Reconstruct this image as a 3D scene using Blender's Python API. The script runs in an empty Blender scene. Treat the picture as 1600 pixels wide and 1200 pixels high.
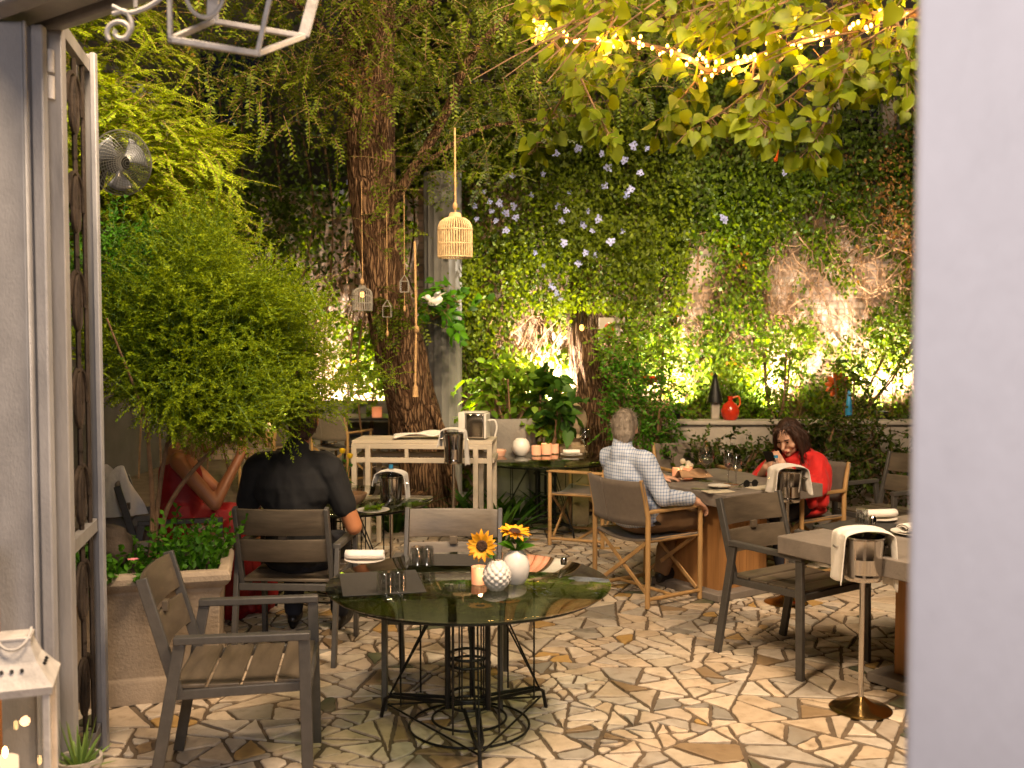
import bpy, bmesh, math, random
import numpy as np
from math import sin, cos, pi, radians
from mathutils import Vector, Matrix, noise as mnoise
random.seed(7); rng = np.random.default_rng(7)
S = bpy.context.scene
COL = S.collection
V = Vector
# ---------------------------------------------------------------- camera model
FPX = 1555.0; TILT = radians(2.5); HC = 1.70
CAM = V((0, 0, HC))
def ray(px, py):
    u = (px-800)/FPX; v = (600-py)/FPX
    return V((u, cos(TILT)+v*sin(TILT), -sin(TILT)+v*cos(TILT)))
def onz(px, py, z=0.0):
    d = ray(px, py); return CAM+d*((z-HC)/d.z)
def aty(px, py, y):
    d = ray(px, py); return CAM+d*(y/d.y)
# ---------------------------------------------------------------- mesh builder
def rotz(a): return Matrix.Rotation(a, 3, 'Z')
class MB:
    def __init__(s): s.v = []; s.f = []
    def add(s, vs, fs):
        o = len(s.v); s.v.extend([tuple(v) for v in vs]); s.f.extend([tuple(i+o for i in f) for f in fs]); return s
    def box(s, c, size, M=None):
        c = V(c); hx, hy, hz = size[0]/2, size[1]/2, size[2]/2
        vs = [V((x, y, z)) for x in (-hx, hx) for y in (-hy, hy) for z in (-hz, hz)]
        if M is not None: vs = [M @ v for v in vs]
        return s.add([c+v for v in vs], [(0,1,3,2),(4,6,7,5),(0,4,5,1),(2,3,7,6),(0,2,6,4),(1,5,7,3)])
    def bar(s, p0, p1, w, h, up=(0,0,1)):
        p0, p1 = V(p0), V(p1); d = (p1-p0); L = d.length; d.normalize()
        up = V(up)
        if abs(d.dot(up)) > .98: up = V((0,1,0))
        x = d.cross(up).normalized(); z = x.cross(d)
        vs = []
        for t in (0, L):
            for a, b in ((-1,-1),(1,-1),(1,1),(-1,1)): vs.append(p0+d*t+x*(a*w/2)+z*(b*h/2))
        return s.add(vs, [(0,1,2,3),(7,6,5,4),(0,4,5,1),(1,5,6,2),(2,6,7,3),(3,7,4,0)])
    def tube(s, pts, r, n=8, closed=False, cap=True):
        pts = [V(p) for p in pts]; m = len(pts)
        rr = [r]*m if isinstance(r, (int, float)) else list(r)
        tan = []
        for i in range(m):
            a = pts[(i-1) % m] if (closed or i > 0) else pts[i]
            b = pts[(i+1) % m] if (closed or i < m-1) else pts[i]
            t = (b-a); tan.append(t.normalized() if t.length > 1e-9 else V((0,0,1)))
        ref = V((0,0,1)) if abs(tan[0].z) < .9 else V((1,0,0))
        x = tan[0].cross(ref).normalized(); vs = []
        for i in range(m):
            x = (x-tan[i]*x.dot(tan[i]))
            x = x.normalized() if x.length > 1e-6 else tan[i].orthogonal().normalized()
            y = tan[i].cross(x)
            for k in range(n):
                a = 2*pi*k/n; vs.append(pts[i]+(x*cos(a)+y*sin(a))*rr[i])
        fs = []
        for i in range(m if closed else m-1):
            j = (i+1) % m
            for k in range(n): fs.append((i*n+k, i*n+(k+1) % n, j*n+(k+1) % n, j*n+k))
        if cap and not closed:
            fs.append(tuple(range(n-1, -1, -1))); fs.append(tuple((m-1)*n+k for k in range(n)))
        return s.add(vs, fs)
    def lathe(s, prof, n=24, c=(0,0,0), M=None):
        c = V(c); vs = []; fs = []; idx = []
        for r, z in prof:
            if r < 1e-6: idx.append([len(vs)]*n); vs.append(V((0,0,z)))
            else:
                idx.append(list(range(len(vs), len(vs)+n)))
                for k in range(n): a = 2*pi*k/n; vs.append(V((r*cos(a), r*sin(a), z)))
        for i in range(len(prof)-1):
            A, B = idx[i], idx[i+1]
            for k in range(n):
                q = [A[k], A[(k+1) % n], B[(k+1) % n], B[k]]; u = []
                for t in q:
                    if t not in u: u.append(t)
                if len(u) > 2: fs.append(tuple(u))
        if M is not None: vs = [M @ v for v in vs]
        return s.add([c+v for v in vs], fs)
    def ell(s, c, r, M=None, n=16):
        if isinstance(r, (int, float)): r = (r, r, r)
        m = n//2; prof = [(sin(pi*i/m), -cos(pi*i/m)) for i in range(m+1)]; prof[0] = (0,-1); prof[-1] = (0,1)
        D = Matrix.Diagonal(V(r)); return s.lathe(prof, n, c, (M @ D) if M is not None else D)
    def cap(s, p0, r0, p1, r1, n=14):
        p0, p1 = V(p0), V(p1); d = p1-p0; L = d.length
        q = V((0,0,1)).rotation_difference(d.normalized()).to_matrix() if L > 1e-6 else Matrix.Identity(3)
        prof = [(r0*cos(a), r0*sin(a)) for a in [-pi/2+i*pi/10 for i in range(6)]]
        prof += [(r1*cos(a), L+r1*sin(a)) for a in [i*pi/10 for i in range(6)]]
        prof[0] = (0,-r0); prof[-1] = (0, L+r1)
        return s.lathe(prof, n, p0, q)
    def prism(s, poly, z0, z1):
        n = len(poly)
        return s.add([(x,y,z0) for x,y in poly]+[(x,y,z1) for x,y in poly],
                     [tuple(range(n-1,-1,-1)), tuple(range(n,2*n))]+[(i,(i+1)%n,n+(i+1)%n,n+i) for i in range(n)])
    def grid(s, fn, nu, nv):
        return s.add([fn(i/(nu-1), j/(nv-1)) for i in range(nu) for j in range(nv)],
                     [(i*nv+j, (i+1)*nv+j, (i+1)*nv+j+1, i*nv+j+1) for i in range(nu-1) for j in range(nv-1)])
    def build(s, name, mat, parent=None, smooth=40, bevel=0, solid=0, loc=None, rz=0):
        me = bpy.data.meshes.new(name); me.from_pydata(s.v, [], s.f); me.update()
        if smooth:
            me.polygons.foreach_set('use_smooth', [True]*len(me.polygons)); me.set_sharp_from_angle(angle=radians(smooth))
        o = bpy.data.objects.new(name, me); COL.objects.link(o)
        if mat: me.materials.append(mat)
        if parent: o.parent = parent
        if loc is not None: o.location = loc
        o.rotation_euler.z = rz
        if solid:
            m = o.modifiers.new('solid', 'SOLIDIFY'); m.thickness = solid; m.offset = 0
        if bevel:
            m = o.modifiers.new('bevel', 'BEVEL'); m.width = bevel; m.segments = 2; m.limit_method = 'ANGLE'; m.angle_limit = radians(50)
        return o
def tag(o, label=None, cat=None, group=None, kind=None):
    for k, v in (('label', label), ('category', cat), ('group', group), ('kind', kind)):
        if v: o[k] = v
    return o
def thing(name, label, cat, loc=(0,0,0), rz=0, group=None):
    o = bpy.data.objects.new(name, None); COL.objects.link(o); o.location = loc; o.rotation_euler.z = rz; o.empty_display_size = .1
    return tag(o, label, cat, group)
def dup(root, loc, rz=0, label=None, group=None):
    def cp(o, par):
        c = o.copy(); COL.objects.link(c)
        if par: c.parent = par
        for ch in list(o.children): cp(ch, c)
        return c
    r = cp(root, None); r.location = loc; r.rotation_euler.z = rz
    if label: r['label'] = label
    if group: r['group'] = group
    return r
def catmull(pts, n=8):
    pts = [V(p) for p in pts]; out = []
    P = [pts[0]*2-pts[1]]+pts+[pts[-1]*2-pts[-2]]
    for i in range(1, len(P)-2):
        for k in range(n):
            t = k/n; a, b, c, d = P[i-1], P[i], P[i+1], P[i+2]
            out.append(.5*((2*b)+(c-a)*t+(2*a-5*b+4*c-d)*t*t+(3*b-a-3*c+d)*t**3))
    out.append(pts[-1]); return out
def lerps(vals, n):
    xs = np.linspace(0, len(vals)-1, n); return list(np.interp(xs, range(len(vals)), vals))
# ---------------------------------------------------------------- materials
def nt(name):
    m = bpy.data.materials.new(name); m.use_nodes = True; t = m.node_tree; t.nodes.clear()
    out = t.nodes.new('ShaderNodeOutputMaterial'); return m, t, out
def N(t, typ, **kw):
    n = t.nodes.new(typ)
    for k, v in kw.items():
        if k in n.inputs.keys() if hasattr(n.inputs, 'keys') else False: n.inputs[k].default_value = v
        else: setattr(n, k, v)
    return n
def L(t, a, ao, b, bi): t.links.new(a.outputs[ao], b.inputs[bi])
def rgba(c): return (c[0], c[1], c[2], 1)
def ramp(t, stops, interp='LINEAR'):
    r = t.nodes.new('ShaderNodeValToRGB'); r.color_ramp.interpolation = interp; e = r.color_ramp.elements
    e[0].position, e[0].color = stops[0][0], rgba(stops[0][1]); e[1].position, e[1].color = stops[-1][0], rgba(stops[-1][1])
    for p, c in stops[1:-1]:
        x = e.new(p); x.color = rgba(c)
    return r
def pm(name, col, rough=.5, metal=0., var=.25, scale=6., bump=.0, bscale=40., stretch=(1,1,1), spec=.5, col2=None, coat=0, sheen=0, bd=.01):
    m, t, out = nt(name); p = N(t, 'ShaderNodeBsdfPrincipled'); L(t, p, 0, out, 0)
    tc = N(t, 'ShaderNodeTexCoord'); mp = N(t, 'ShaderNodeMapping'); L(t, tc, 'Object', mp, 'Vector'); mp.inputs['Scale'].default_value = stretch
    nz = N(t, 'ShaderNodeTexNoise', Scale=scale, Detail=6., Roughness=.6); L(t, mp, 0, nz, 'Vector')
    a = [c*(1-var) for c in col]; b = list(col2) if col2 else [min(1, c*(1+var)) for c in col]
    r = ramp(t, [(.3, a), (.7, b)]); L(t, nz, 'Fac', r, 0); L(t, r, 0, p, 'Base Color')
    p.inputs['Roughness'].default_value = rough; p.inputs['Metallic'].default_value = metal; p.inputs['Specular IOR Level'].default_value = spec
    if coat: p.inputs['Coat Weight'].default_value = coat
    if sheen: p.inputs['Sheen Weight'].default_value = sheen
    if bump:
        n2 = N(t, 'ShaderNodeTexNoise', Scale=bscale, Detail=5.); L(t, mp, 0, n2, 'Vector')
        bp = N(t, 'ShaderNodeBump', Strength=bump, Distance=bd); L(t, n2, 'Fac', bp, 'Height'); L(t, bp, 0, p, 'Normal')
    return m
def leafm(name, c1, c2, trans=.3, rough=.5, cl=1.2, tint=None):
    m, t, out = nt(name); p = N(t, 'ShaderNodeBsdfPrincipled'); g = N(t, 'ShaderNodeNewGeometry')
    tc = N(t, 'ShaderNodeTexCoord'); nz = N(t, 'ShaderNodeTexNoise', Scale=cl, Detail=3.); L(t, tc, 'Object', nz, 'Vector')
    ad = N(t, 'ShaderNodeMath', operation='MULTIPLY_ADD'); L(t, g, 'Random Per Island', ad, 0); ad.inputs[1].default_value = .7
    L(t, nz, 'Fac', ad, 2); sb = N(t, 'ShaderNodeMath', operation='SUBTRACT'); L(t, ad, 0, sb, 0); sb.inputs[1].default_value = .35
    stops = [(.05, c1), (.8, c2)] if not tint else [(.05, c1), (.75, c2), (.93, c2), (.97, tint)]
    r = ramp(t, stops); L(t, sb, 0, r, 0); L(t, r, 0, p, 'Base Color')
    p.inputs['Roughness'].default_value = rough+.08; p.inputs['Specular IOR Level'].default_value = .2
    tr = N(t, 'ShaderNodeBsdfTranslucent'); hs = N(t, 'ShaderNodeHueSaturation', Hue=.485, Saturation=1.1, Value=1.5); L(t, r, 0, hs, 'Color'); L(t, hs, 0, tr, 0)
    mx = N(t, 'ShaderNodeMixShader'); mx.inputs[0].default_value = trans; L(t, p, 0, mx, 1); L(t, tr, 0, mx, 2); L(t, mx, 0, out, 0)
    return m
def emit(name, col, s):
    m, t, out = nt(name); e = N(t, 'ShaderNodeEmission'); e.inputs[0].default_value = rgba(col); e.inputs[1].default_value = s; L(t, e, 0, out, 0); return m
def glassm(name, tint, refl=1.0, rough=.0, ior=1.5):
    m, t, out = nt(name); tr = N(t, 'ShaderNodeBsdfTransparent'); tr.inputs[0].default_value = rgba(tint)
    gl = N(t, 'ShaderNodeBsdfGlossy'); gl.inputs['Roughness'].default_value = rough; gl.inputs[0].default_value = (refl,refl,refl,1)
    lw_ = N(t, 'ShaderNodeLayerWeight'); pw = N(t, 'ShaderNodeMath', operation='POWER'); L(t, lw_, 'Facing', pw, 0); pw.inputs[1].default_value = 4.5
    r0 = ((ior-1)/(ior+1))**2; fr = N(t, 'ShaderNodeMath', operation='MULTIPLY_ADD'); L(t, pw, 0, fr, 0); fr.inputs[1].default_value = .9*(1-r0); fr.inputs[2].default_value = r0
    mx = N(t, 'ShaderNodeMixShader'); L(t, fr, 0, mx, 0); L(t, tr, 0, mx, 1); L(t, gl, 0, mx, 2); L(t, mx, 0, out, 0); return m
def mstone():
    m, t, out = nt('paving_stone'); p = N(t, 'ShaderNodeBsdfPrincipled'); L(t, p, 0, out, 0); g = N(t, 'ShaderNodeNewGeometry')
    c = [(0,(.60,.49,.37)),(.13,(.52,.42,.31)),(.25,(.64,.55,.44)),(.37,(.42,.38,.33)),(.47,(.56,.49,.39)),(.57,(.50,.45,.39)),(.66,(.50,.42,.33)),(.74,(.62,.54,.45)),(.815,(.38,.33,.28)),(.86,(.27,.25,.22)),(.905,(.44,.28,.10)),(.93,(.27,.19,.11)),(.955,(.075,.085,.05)),(.97,(.60,.55,.47))]
    r = ramp(t, c, 'CONSTANT'); L(t, g, 'Random Per Island', r, 0)
    tc = N(t, 'ShaderNodeTexCoord'); nz = N(t, 'ShaderNodeTexNoise', Scale=14., Detail=9., Roughness=.7); L(t, tc, 'Object', nz, 'Vector')
    r2 = ramp(t, [(.28,(.42,.36,.29)),(.42,(.85,.81,.76)),(.55,(1,.98,.95)),(.8,(1.15,1.1,1.02))]); L(t, nz, 'Fac', r2, 0)
    mx = N(t, 'ShaderNodeMix', data_type='RGBA', blend_type='MULTIPLY'); mx.inputs[0].default_value = .9; L(t, r, 0, mx, 6); L(t, r2, 0, mx, 7)
    n3 = N(t, 'ShaderNodeTexNoise', Scale=2.2, Detail=4.); L(t, tc, 'Object', n3, 'Vector'); r3 = ramp(t, [(.5,(0,0,0)),(.75,(.6,.6,.6))]); L(t, n3, 'Fac', r3, 0)
    m3 = N(t, 'ShaderNodeMix', data_type='RGBA', blend_type='MIX'); L(t, r3, 0, m3, 0); L(t, mx, 2, m3, 6); m3.inputs[7].default_value = (.33,.24,.15,1); L(t, m3, 2, p, 'Base Color')
    p.inputs['Specular IOR Level'].default_value = .4
    rr = N(t, 'ShaderNodeMapRange'); L(t, nz, 'Fac', rr, 0); rr.inputs[3].default_value = .35; rr.inputs[4].default_value = .75; L(t, rr, 0, p, 'Roughness')
    bp = N(t, 'ShaderNodeBump', Strength=.35, Distance=.006); L(t, nz, 'Fac', bp, 'Height'); L(t, bp, 0, p, 'Normal'); return m
def mbrick():
    m, t, out = nt('whitewashed_brick'); p = N(t, 'ShaderNodeBsdfPrincipled'); L(t, p, 0, out, 0)
    tc = N(t, 'ShaderNodeTexCoord'); sp = N(t, 'ShaderNodeSeparateXYZ'); cb = N(t, 'ShaderNodeCombineXYZ'); L(t, tc, 'Object', sp, 0)
    L(t, sp, 0, cb, 0); L(t, sp, 2, cb, 1); nz = N(t, 'ShaderNodeTexNoise', Scale=3., Detail=6.); L(t, tc, 'Object', nz, 'Vector')
    b = N(t, 'ShaderNodeTexBrick', Scale=3.2); L(t, cb, 0, b, 'Vector'); b.inputs['Color1'].default_value = (.36,.235,.17,1); b.inputs['Color2'].default_value = (.50,.39,.32,1); b.inputs['Mortar'].default_value = (.30,.24,.2,1); b.inputs['Mortar Size'].default_value = .035
    r = ramp(t, [(.35,(.45,.36,.3)),(.6,(1,1,1))]); L(t, nz, 'Fac', r, 0); mx = N(t, 'ShaderNodeMix', data_type='RGBA', blend_type='MULTIPLY'); mx.inputs[0].default_value = .9; L(t, b, 0, mx, 6); L(t, r, 0, mx, 7); L(t, mx, 2, p, 'Base Color')
    p.inputs['Roughness'].default_value = .9; a = N(t, 'ShaderNodeMath', operation='MULTIPLY_ADD'); L(t, nz, 'Fac', a, 0); a.inputs[1].default_value = .6; 
    iv = N(t, 'ShaderNodeMath', operation='SUBTRACT'); iv.inputs[0].default_value = 1; L(t, b, 'Fac', iv, 1); L(t, iv, 0, a, 2)
    bp = N(t, 'ShaderNodeBump', Strength=.8, Distance=.02); L(t, a, 0, bp, 'Height'); L(t, bp, 0, p, 'Normal'); return m
def mplaid():
    m, t, out = nt('checked_cotton'); p = N(t, 'ShaderNodeBsdfPrincipled'); L(t, p, 0, out, 0); tc = N(t, 'ShaderNodeTexCoord'); sp = N(t, 'ShaderNodeSeparateXYZ'); L(t, tc, 'Object', sp, 0)
    yx = N(t, 'ShaderNodeMath', operation='MULTIPLY_ADD'); L(t, sp, 1, yx, 0); yx.inputs[1].default_value = .75; L(t, sp, 0, yx, 2)
    ms = []
    for src, o in ((yx, 0), (sp, 2)):
        a = N(t, 'ShaderNodeMath', operation='MULTIPLY'); L(t, src, o, a, 0); a.inputs[1].default_value = 1/.021
        f = N(t, 'ShaderNodeMath', operation='FRACT'); L(t, a, 0, f, 0); l = N(t, 'ShaderNodeMath', operation='LESS_THAN'); L(t, f, 0, l, 0); l.inputs[1].default_value = .3; ms.append(l)
    s = N(t, 'ShaderNodeMath', operation='ADD'); L(t, ms[0], 0, s, 0); L(t, ms[1], 0, s, 1); h = N(t, 'ShaderNodeMath', operation='MULTIPLY'); L(t, s, 0, h, 0); h.inputs[1].default_value = .5
    r = ramp(t, [(0,(.64,.69,.80)),(.5,(.36,.45,.65)),(1,(.17,.25,.46))]); L(t, h, 0, r, 0); L(t, r, 0, p, 'Base Color'); p.inputs['Roughness'].default_value = .85
    nz = N(t, 'ShaderNodeTexNoise', Scale=9., Detail=3.); L(t, tc, 'Object', nz, 'Vector'); bp = N(t, 'ShaderNodeBump', Strength=.5, Distance=.03); L(t, nz, 'Fac', bp, 'Height'); L(t, bp, 0, p, 'Normal'); return m
def mbark(name, a, b):
    m, t, out = nt(name); p = N(t, 'ShaderNodeBsdfPrincipled'); L(t, p, 0, out, 0); p.inputs['Roughness'].default_value = .95; p.inputs['Specular IOR Level'].default_value = .15
    tc = N(t, 'ShaderNodeTexCoord'); n0 = N(t, 'ShaderNodeTexNoise', Scale=3., Detail=3.); L(t, tc, 'Object', n0, 'Vector')
    ad = N(t, 'ShaderNodeMix', data_type='RGBA', blend_type='LINEAR_LIGHT'); ad.inputs[0].default_value = .05; L(t, tc, 'Object', ad, 6); L(t, n0, 'Color', ad, 7)
    mp = N(t, 'ShaderNodeMapping'); mp.inputs['Scale'].default_value = (1,1,.085); L(t, ad, 2, mp, 'Vector')
    vo = N(t, 'ShaderNodeTexVoronoi', feature='DISTANCE_TO_EDGE', Scale=40.); L(t, mp, 0, vo, 'Vector'); nz = N(t, 'ShaderNodeTexNoise', Scale=34., Detail=7., Roughness=.7); L(t, mp, 0, nz, 'Vector')
    cr = N(t, 'ShaderNodeMapRange'); L(t, vo, 'Distance', cr, 0); cr.inputs[2].default_value = .22
    mu = N(t, 'ShaderNodeMath', operation='MULTIPLY_ADD'); L(t, nz, 'Fac', mu, 0); mu.inputs[1].default_value = .8; L(t, cr, 0, mu, 2)
    r = ramp(t, [(.25, [c*.6 for c in a]), (.6, a), (1.0, b)]); hv = N(t, 'ShaderNodeMath', operation='MULTIPLY'); L(t, mu, 0, hv, 0); hv.inputs[1].default_value = .72; L(t, hv, 0, r, 0); L(t, r, 0, p, 'Base Color')
    bp = N(t, 'ShaderNodeBump', Strength=1., Distance=.022); L(t, mu, 0, bp, 'Height'); L(t, bp, 0, p, 'Normal'); return m
M = dict(
 stone=mstone(), brick=mbrick(), plaid=mplaid(),
 grout=pm('grout', (.115,.082,.052), .95, 0, .4, 5, .4, 60),
 soil=pm('soil', (.03,.02,.014), 1, 0, .5, 20, .8, 60),
 white_paint=pm('white_painted_wall', (.52,.495,.52), .6, 0, .10, 3.5, .7, 40, (1,1,.45), bd=.004),
 grey_paint=pm('grey_painted_metal', (.30,.295,.31), .5, 0, .16, 9, .5, 120, (1,1,.5), bd=.003),
 grey_paint_worn=pm('worn_grey_paint', (.29,.275,.27), .55, 0, .25, 7, .2, 50, (1,1,.25)),
 rust=pm('rusty_iron', (.05,.035,.025), .8, .3, .5, 12, .4, 60),
 white_metal=pm('white_painted_iron', (.46,.43,.41), .55, 0, .22, 14, .3, 60),
 dark_metal=pm('charcoal_aluminium', (.085,.08,.075), .42, .2, .15, 20, .1, 150),
 slat=pm('taupe_slat', (.105,.082,.058), .45, 0, .38, 16, .15, 60, (.2,1,1)),
 black_iron=pm('black_wrought_iron', (.012,.012,.012), .45, .5, .3, 20, .2, 100),
 teak=pm('pale_teak', (.42,.25,.10), .5, 0, .25, 14, .2, 40, (1,1,.15)),
 bench=pm('pale_painted_wood', (.50,.43,.34), .6, 0, .15, 8, .2, 40, (.2,1,1)),
 sling=pm('taupe_canvas', (.14,.11,.085), .85, 0, .12, 30, .25, 300, sheen=.2),
 concrete=pm('grey_concrete', (.20,.17,.145), .7, 0, .18, 7, .25, 60),
 pine=pm('stained_pine', (.36,.175,.06), .55, 0, .35, 10, .2, 30, (1,1,.08), .4),
 terracotta=pm('weathered_stone_pot', (.30,.235,.17), .85, 0, .22, 5, .4, 70),
 gold_reflection=pm('gold_reflection_steel', (.58,.40,.16), .18, 1, .1, 8, 0),  # golden reflections put into the metal colour of the stand foot
 chrome=pm('polished_steel', (.62,.58,.54), .14, 1, .08, 8, 0),
 cloth=pm('white_napkin', (.72,.68,.63), .9, 0, .06, 12, .3, 60, sheen=.2),
 ceramic=pm('white_ceramic', (.66,.62,.58), .35, 0, .05, 10, .05, 60),
 placemat=pm('charcoal_placemat', (.035,.033,.032), .6, 0, .2, 40, .3, 250),
 wicker=pm('natural_wicker', (.50,.36,.20), .7, 0, .3, 30, .4, 120),
 rope=pm('jute_rope', (.40,.24,.11), .9, 0, .3, 40, .5, 200),
 column=pm('dark_grey_column', (.12,.115,.11), .85, 0, .3, 3, .5, 40, (1,1,.2)),
 stonecol=pm('grey_stone_column', (.22,.20,.18), .85, 0, .25, 3, .5, 40),
 carved=pm('carved_sandstone', (.30,.22,.14), .9, 0, .3, 8, .6, 50),
 plaster=pm('stained_plaster', (.33,.29,.25), .9, 0, .3, 3, .4, 40),
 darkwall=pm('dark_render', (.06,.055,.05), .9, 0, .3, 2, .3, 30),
 bark=mbark('ridged_bark', (.085,.045,.024), (.17,.10,.055)), stem=pm('brown_stem', (.16,.09,.045), .9, 0, .4, 20, .4, 80),
 drystem=pm('dry_creeper_stem', (.25,.14,.07), .9, 0, .4, 14, .4, 80),
 skin=pm('skin', (.58,.33,.225), .5, 0, .08, 6, .05, 80), skin_tan=pm('tanned_skin', (.42,.17,.075), .45, 0, .1, 6, .05, 80),
 black_cloth=pm('black_cotton', (.008,.008,.009), .85, 0, .3, 6, .4, 12), red_cloth=pm('red_knit', (.56,.012,.010), .8, 0, .15, 8, .7, 10, sheen=.1),
 dark_red=pm('crimson_dress', (.30,.006,.008), .6, 0, .3, 6, .6, 14), khaki=pm('khaki_twill', (.23,.135,.065), .85, 0, .2, 5, .7, 9),
 leather=pm('black_leather', (.012,.01,.009), .4, 0, .2, 10, .1, 80), jeans=pm('dark_denim', (.015,.017,.028), .85, 0, .2, 8, .4, 14),
 hair_grey=pm('greying_hair', (.24,.185,.135), .6, 0, .45, 30, .9, 90, (1,1,.2), .4, (.46,.39,.31)), hair_dark=pm('dark_brown_hair', (.022,.010,.006), .6, 0, .5, 30, .9, 90, (1,1,.15), .5, (.07,.028,.014)),
 hair_fair=pm('fair_hair', (.55,.38,.22), .5, 0, .3, 30, .8, 90, (1,1,.2)), lip=pm('lip', (.35,.06,.05), .4, 0, .1), eye=pm('eye', (.02,.012,.01), .2, 0, .1),
 glass=glassm('clear_glass', (.84,.85,.84), 1.0, .02, 2.4), tglass=glassm('smoked_glass', (.50,.56,.43), 1.0, .0, 1.9), lglass=glassm('lantern_glass', (.9,.9,.88)), water=glassm('bottle_plastic', (.8,.85,.88)),
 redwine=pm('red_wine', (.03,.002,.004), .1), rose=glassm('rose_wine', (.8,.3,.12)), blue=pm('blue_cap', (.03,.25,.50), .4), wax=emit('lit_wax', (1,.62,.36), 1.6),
 flame=emit('flame', (1,.55,.2), 30), bulb=emit('fairy_bulb', (1,.46,.08), 14), lens=emit('uplight_lens', (1,.8,.55), 30), warm_bulb=emit('warm_bulb', (1,.48,.10), 5),
 petal=pm('sunflower_petal', (.80,.36,.008), .6, 0, .2, 20), seed=pm('sunflower_seed_head', (.05,.02,.008), .9, 0, .5, 60, .8, 150), yellow=pm('yellow_petal', (.75,.5,.01), .6, 0, .2),
 plumb=pm('pale_blue_petal', (.33,.36,.68), .7, 0, .15, 20), pink=pm('pink_petal', (.75,.25,.3), .7), orange=pm('orange_glaze', (.62,.11,.015), .45, 0, .3, 9), redglaze=pm('red_glaze', (.45,.03,.01), .2, 0, .3, 6),
 green_stem=pm('green_stem', (.06,.12,.02), .6), navy=pm('dark_glass', (.01,.012,.02), .1), fanblade=pm('grey_fan_blade', (.12,.13,.17), .35, .3, .1), fanwire=pm('fan_wire', (.10,.10,.10), .4, .6, .2),
 pvc=pm('cream_card', (.62,.55,.42), .8), brownpaper=pm('brown_napkin', (.40,.24,.13), .9, 0, .15, 12, .4, 40), brownwood=pm('orange_wood', (.33,.13,.03), .5, 0, .3, 8, .1, 40, (1,1,.1)),
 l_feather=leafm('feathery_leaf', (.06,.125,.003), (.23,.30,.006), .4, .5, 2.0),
 l_acacia=leafm('acacia_leaf', (.055,.095,.003), (.20,.26,.006), .45, .5, 1.5), l_tree=leafm('pinnate_leaf', (.03,.055,.003), (.11,.14,.006), .35, .5, 1.3, (.25,.14,.03)),
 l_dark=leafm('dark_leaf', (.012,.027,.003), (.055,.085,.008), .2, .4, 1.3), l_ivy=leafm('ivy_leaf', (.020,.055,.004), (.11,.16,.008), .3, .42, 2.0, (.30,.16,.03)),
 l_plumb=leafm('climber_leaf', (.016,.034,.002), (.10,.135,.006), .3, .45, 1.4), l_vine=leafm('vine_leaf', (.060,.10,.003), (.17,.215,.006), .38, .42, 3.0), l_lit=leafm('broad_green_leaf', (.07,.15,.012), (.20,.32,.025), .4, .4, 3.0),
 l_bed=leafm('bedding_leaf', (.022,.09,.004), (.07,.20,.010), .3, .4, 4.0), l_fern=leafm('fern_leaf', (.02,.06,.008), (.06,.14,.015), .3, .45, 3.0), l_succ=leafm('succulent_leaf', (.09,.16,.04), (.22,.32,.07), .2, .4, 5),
 l_brown=leafm('dry_leaf', (.12,.06,.02), (.28,.15,.05), .25, .7, 2.0),
)
# ================================================================ ground and paving
def clip(poly, p, n):
    out = []
    for i in range(len(poly)):
        a, b = poly[i], poly[(i+1) % len(poly)]
        da = (a[0]-p[0])*n[0]+(a[1]-p[1])*n[1]; db = (b[0]-p[0])*n[0]+(b[1]-p[1])*n[1]
        if da <= 0: out.append(a)
        if (da < 0 < db) or (db < 0 < da):
            t = da/(da-db); out.append((a[0]+(b[0]-a[0])*t, a[1]+(b[1]-a[1])*t))
    return out
def parea(p): return .5*sum(p[i][0]*p[(i+1)%len(p)][1]-p[(i+1)%len(p)][0]*p[i][1] for i in range(len(p)))
def shrink(poly, d):
    out = poly
    for i in range(len(poly)):
        a, b = poly[i], poly[(i+1) % len(poly)]; ex, ey = b[0]-a[0], b[1]-a[1]; l = math.hypot(ex, ey)
        if l < 1e-5: continue
        n = (ey/l, -ex/l); out = clip(out, (a[0]-n[0]*d, a[1]-n[1]*d), n)
        if len(out) < 3: return []
    return out
def divide(poly, target, out):
    A = parea(poly)
    if A < target*random.uniform(.75, 1.7) or len(poly) < 3: out.append(poly); return
    best = max(((math.dist(a, b), a, b) for a in poly for b in poly), key=lambda q: q[0])
    ang = math.atan2(best[2][1]-best[1][1], best[2][0]-best[1][0])
    cx = sum(p[0] for p in poly)/len(poly); cy = sum(p[1] for p in poly)/len(poly)
    j = random.gauss(0, .2) if random.random() < .85 else random.uniform(-.7, .7)
    if random.random() < .08: ang += pi/2
    n = (cos(ang+j), sin(ang+j)); o = random.uniform(-.2, .2)*best[0]*.5
    p = (cx+n[0]*o, cy+n[1]*o)
    for sgn in (1, -1):
        q = clip(poly, p, (n[0]*sgn, n[1]*sgn))
        if len(q) > 2: divide(q, target, out)
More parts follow.
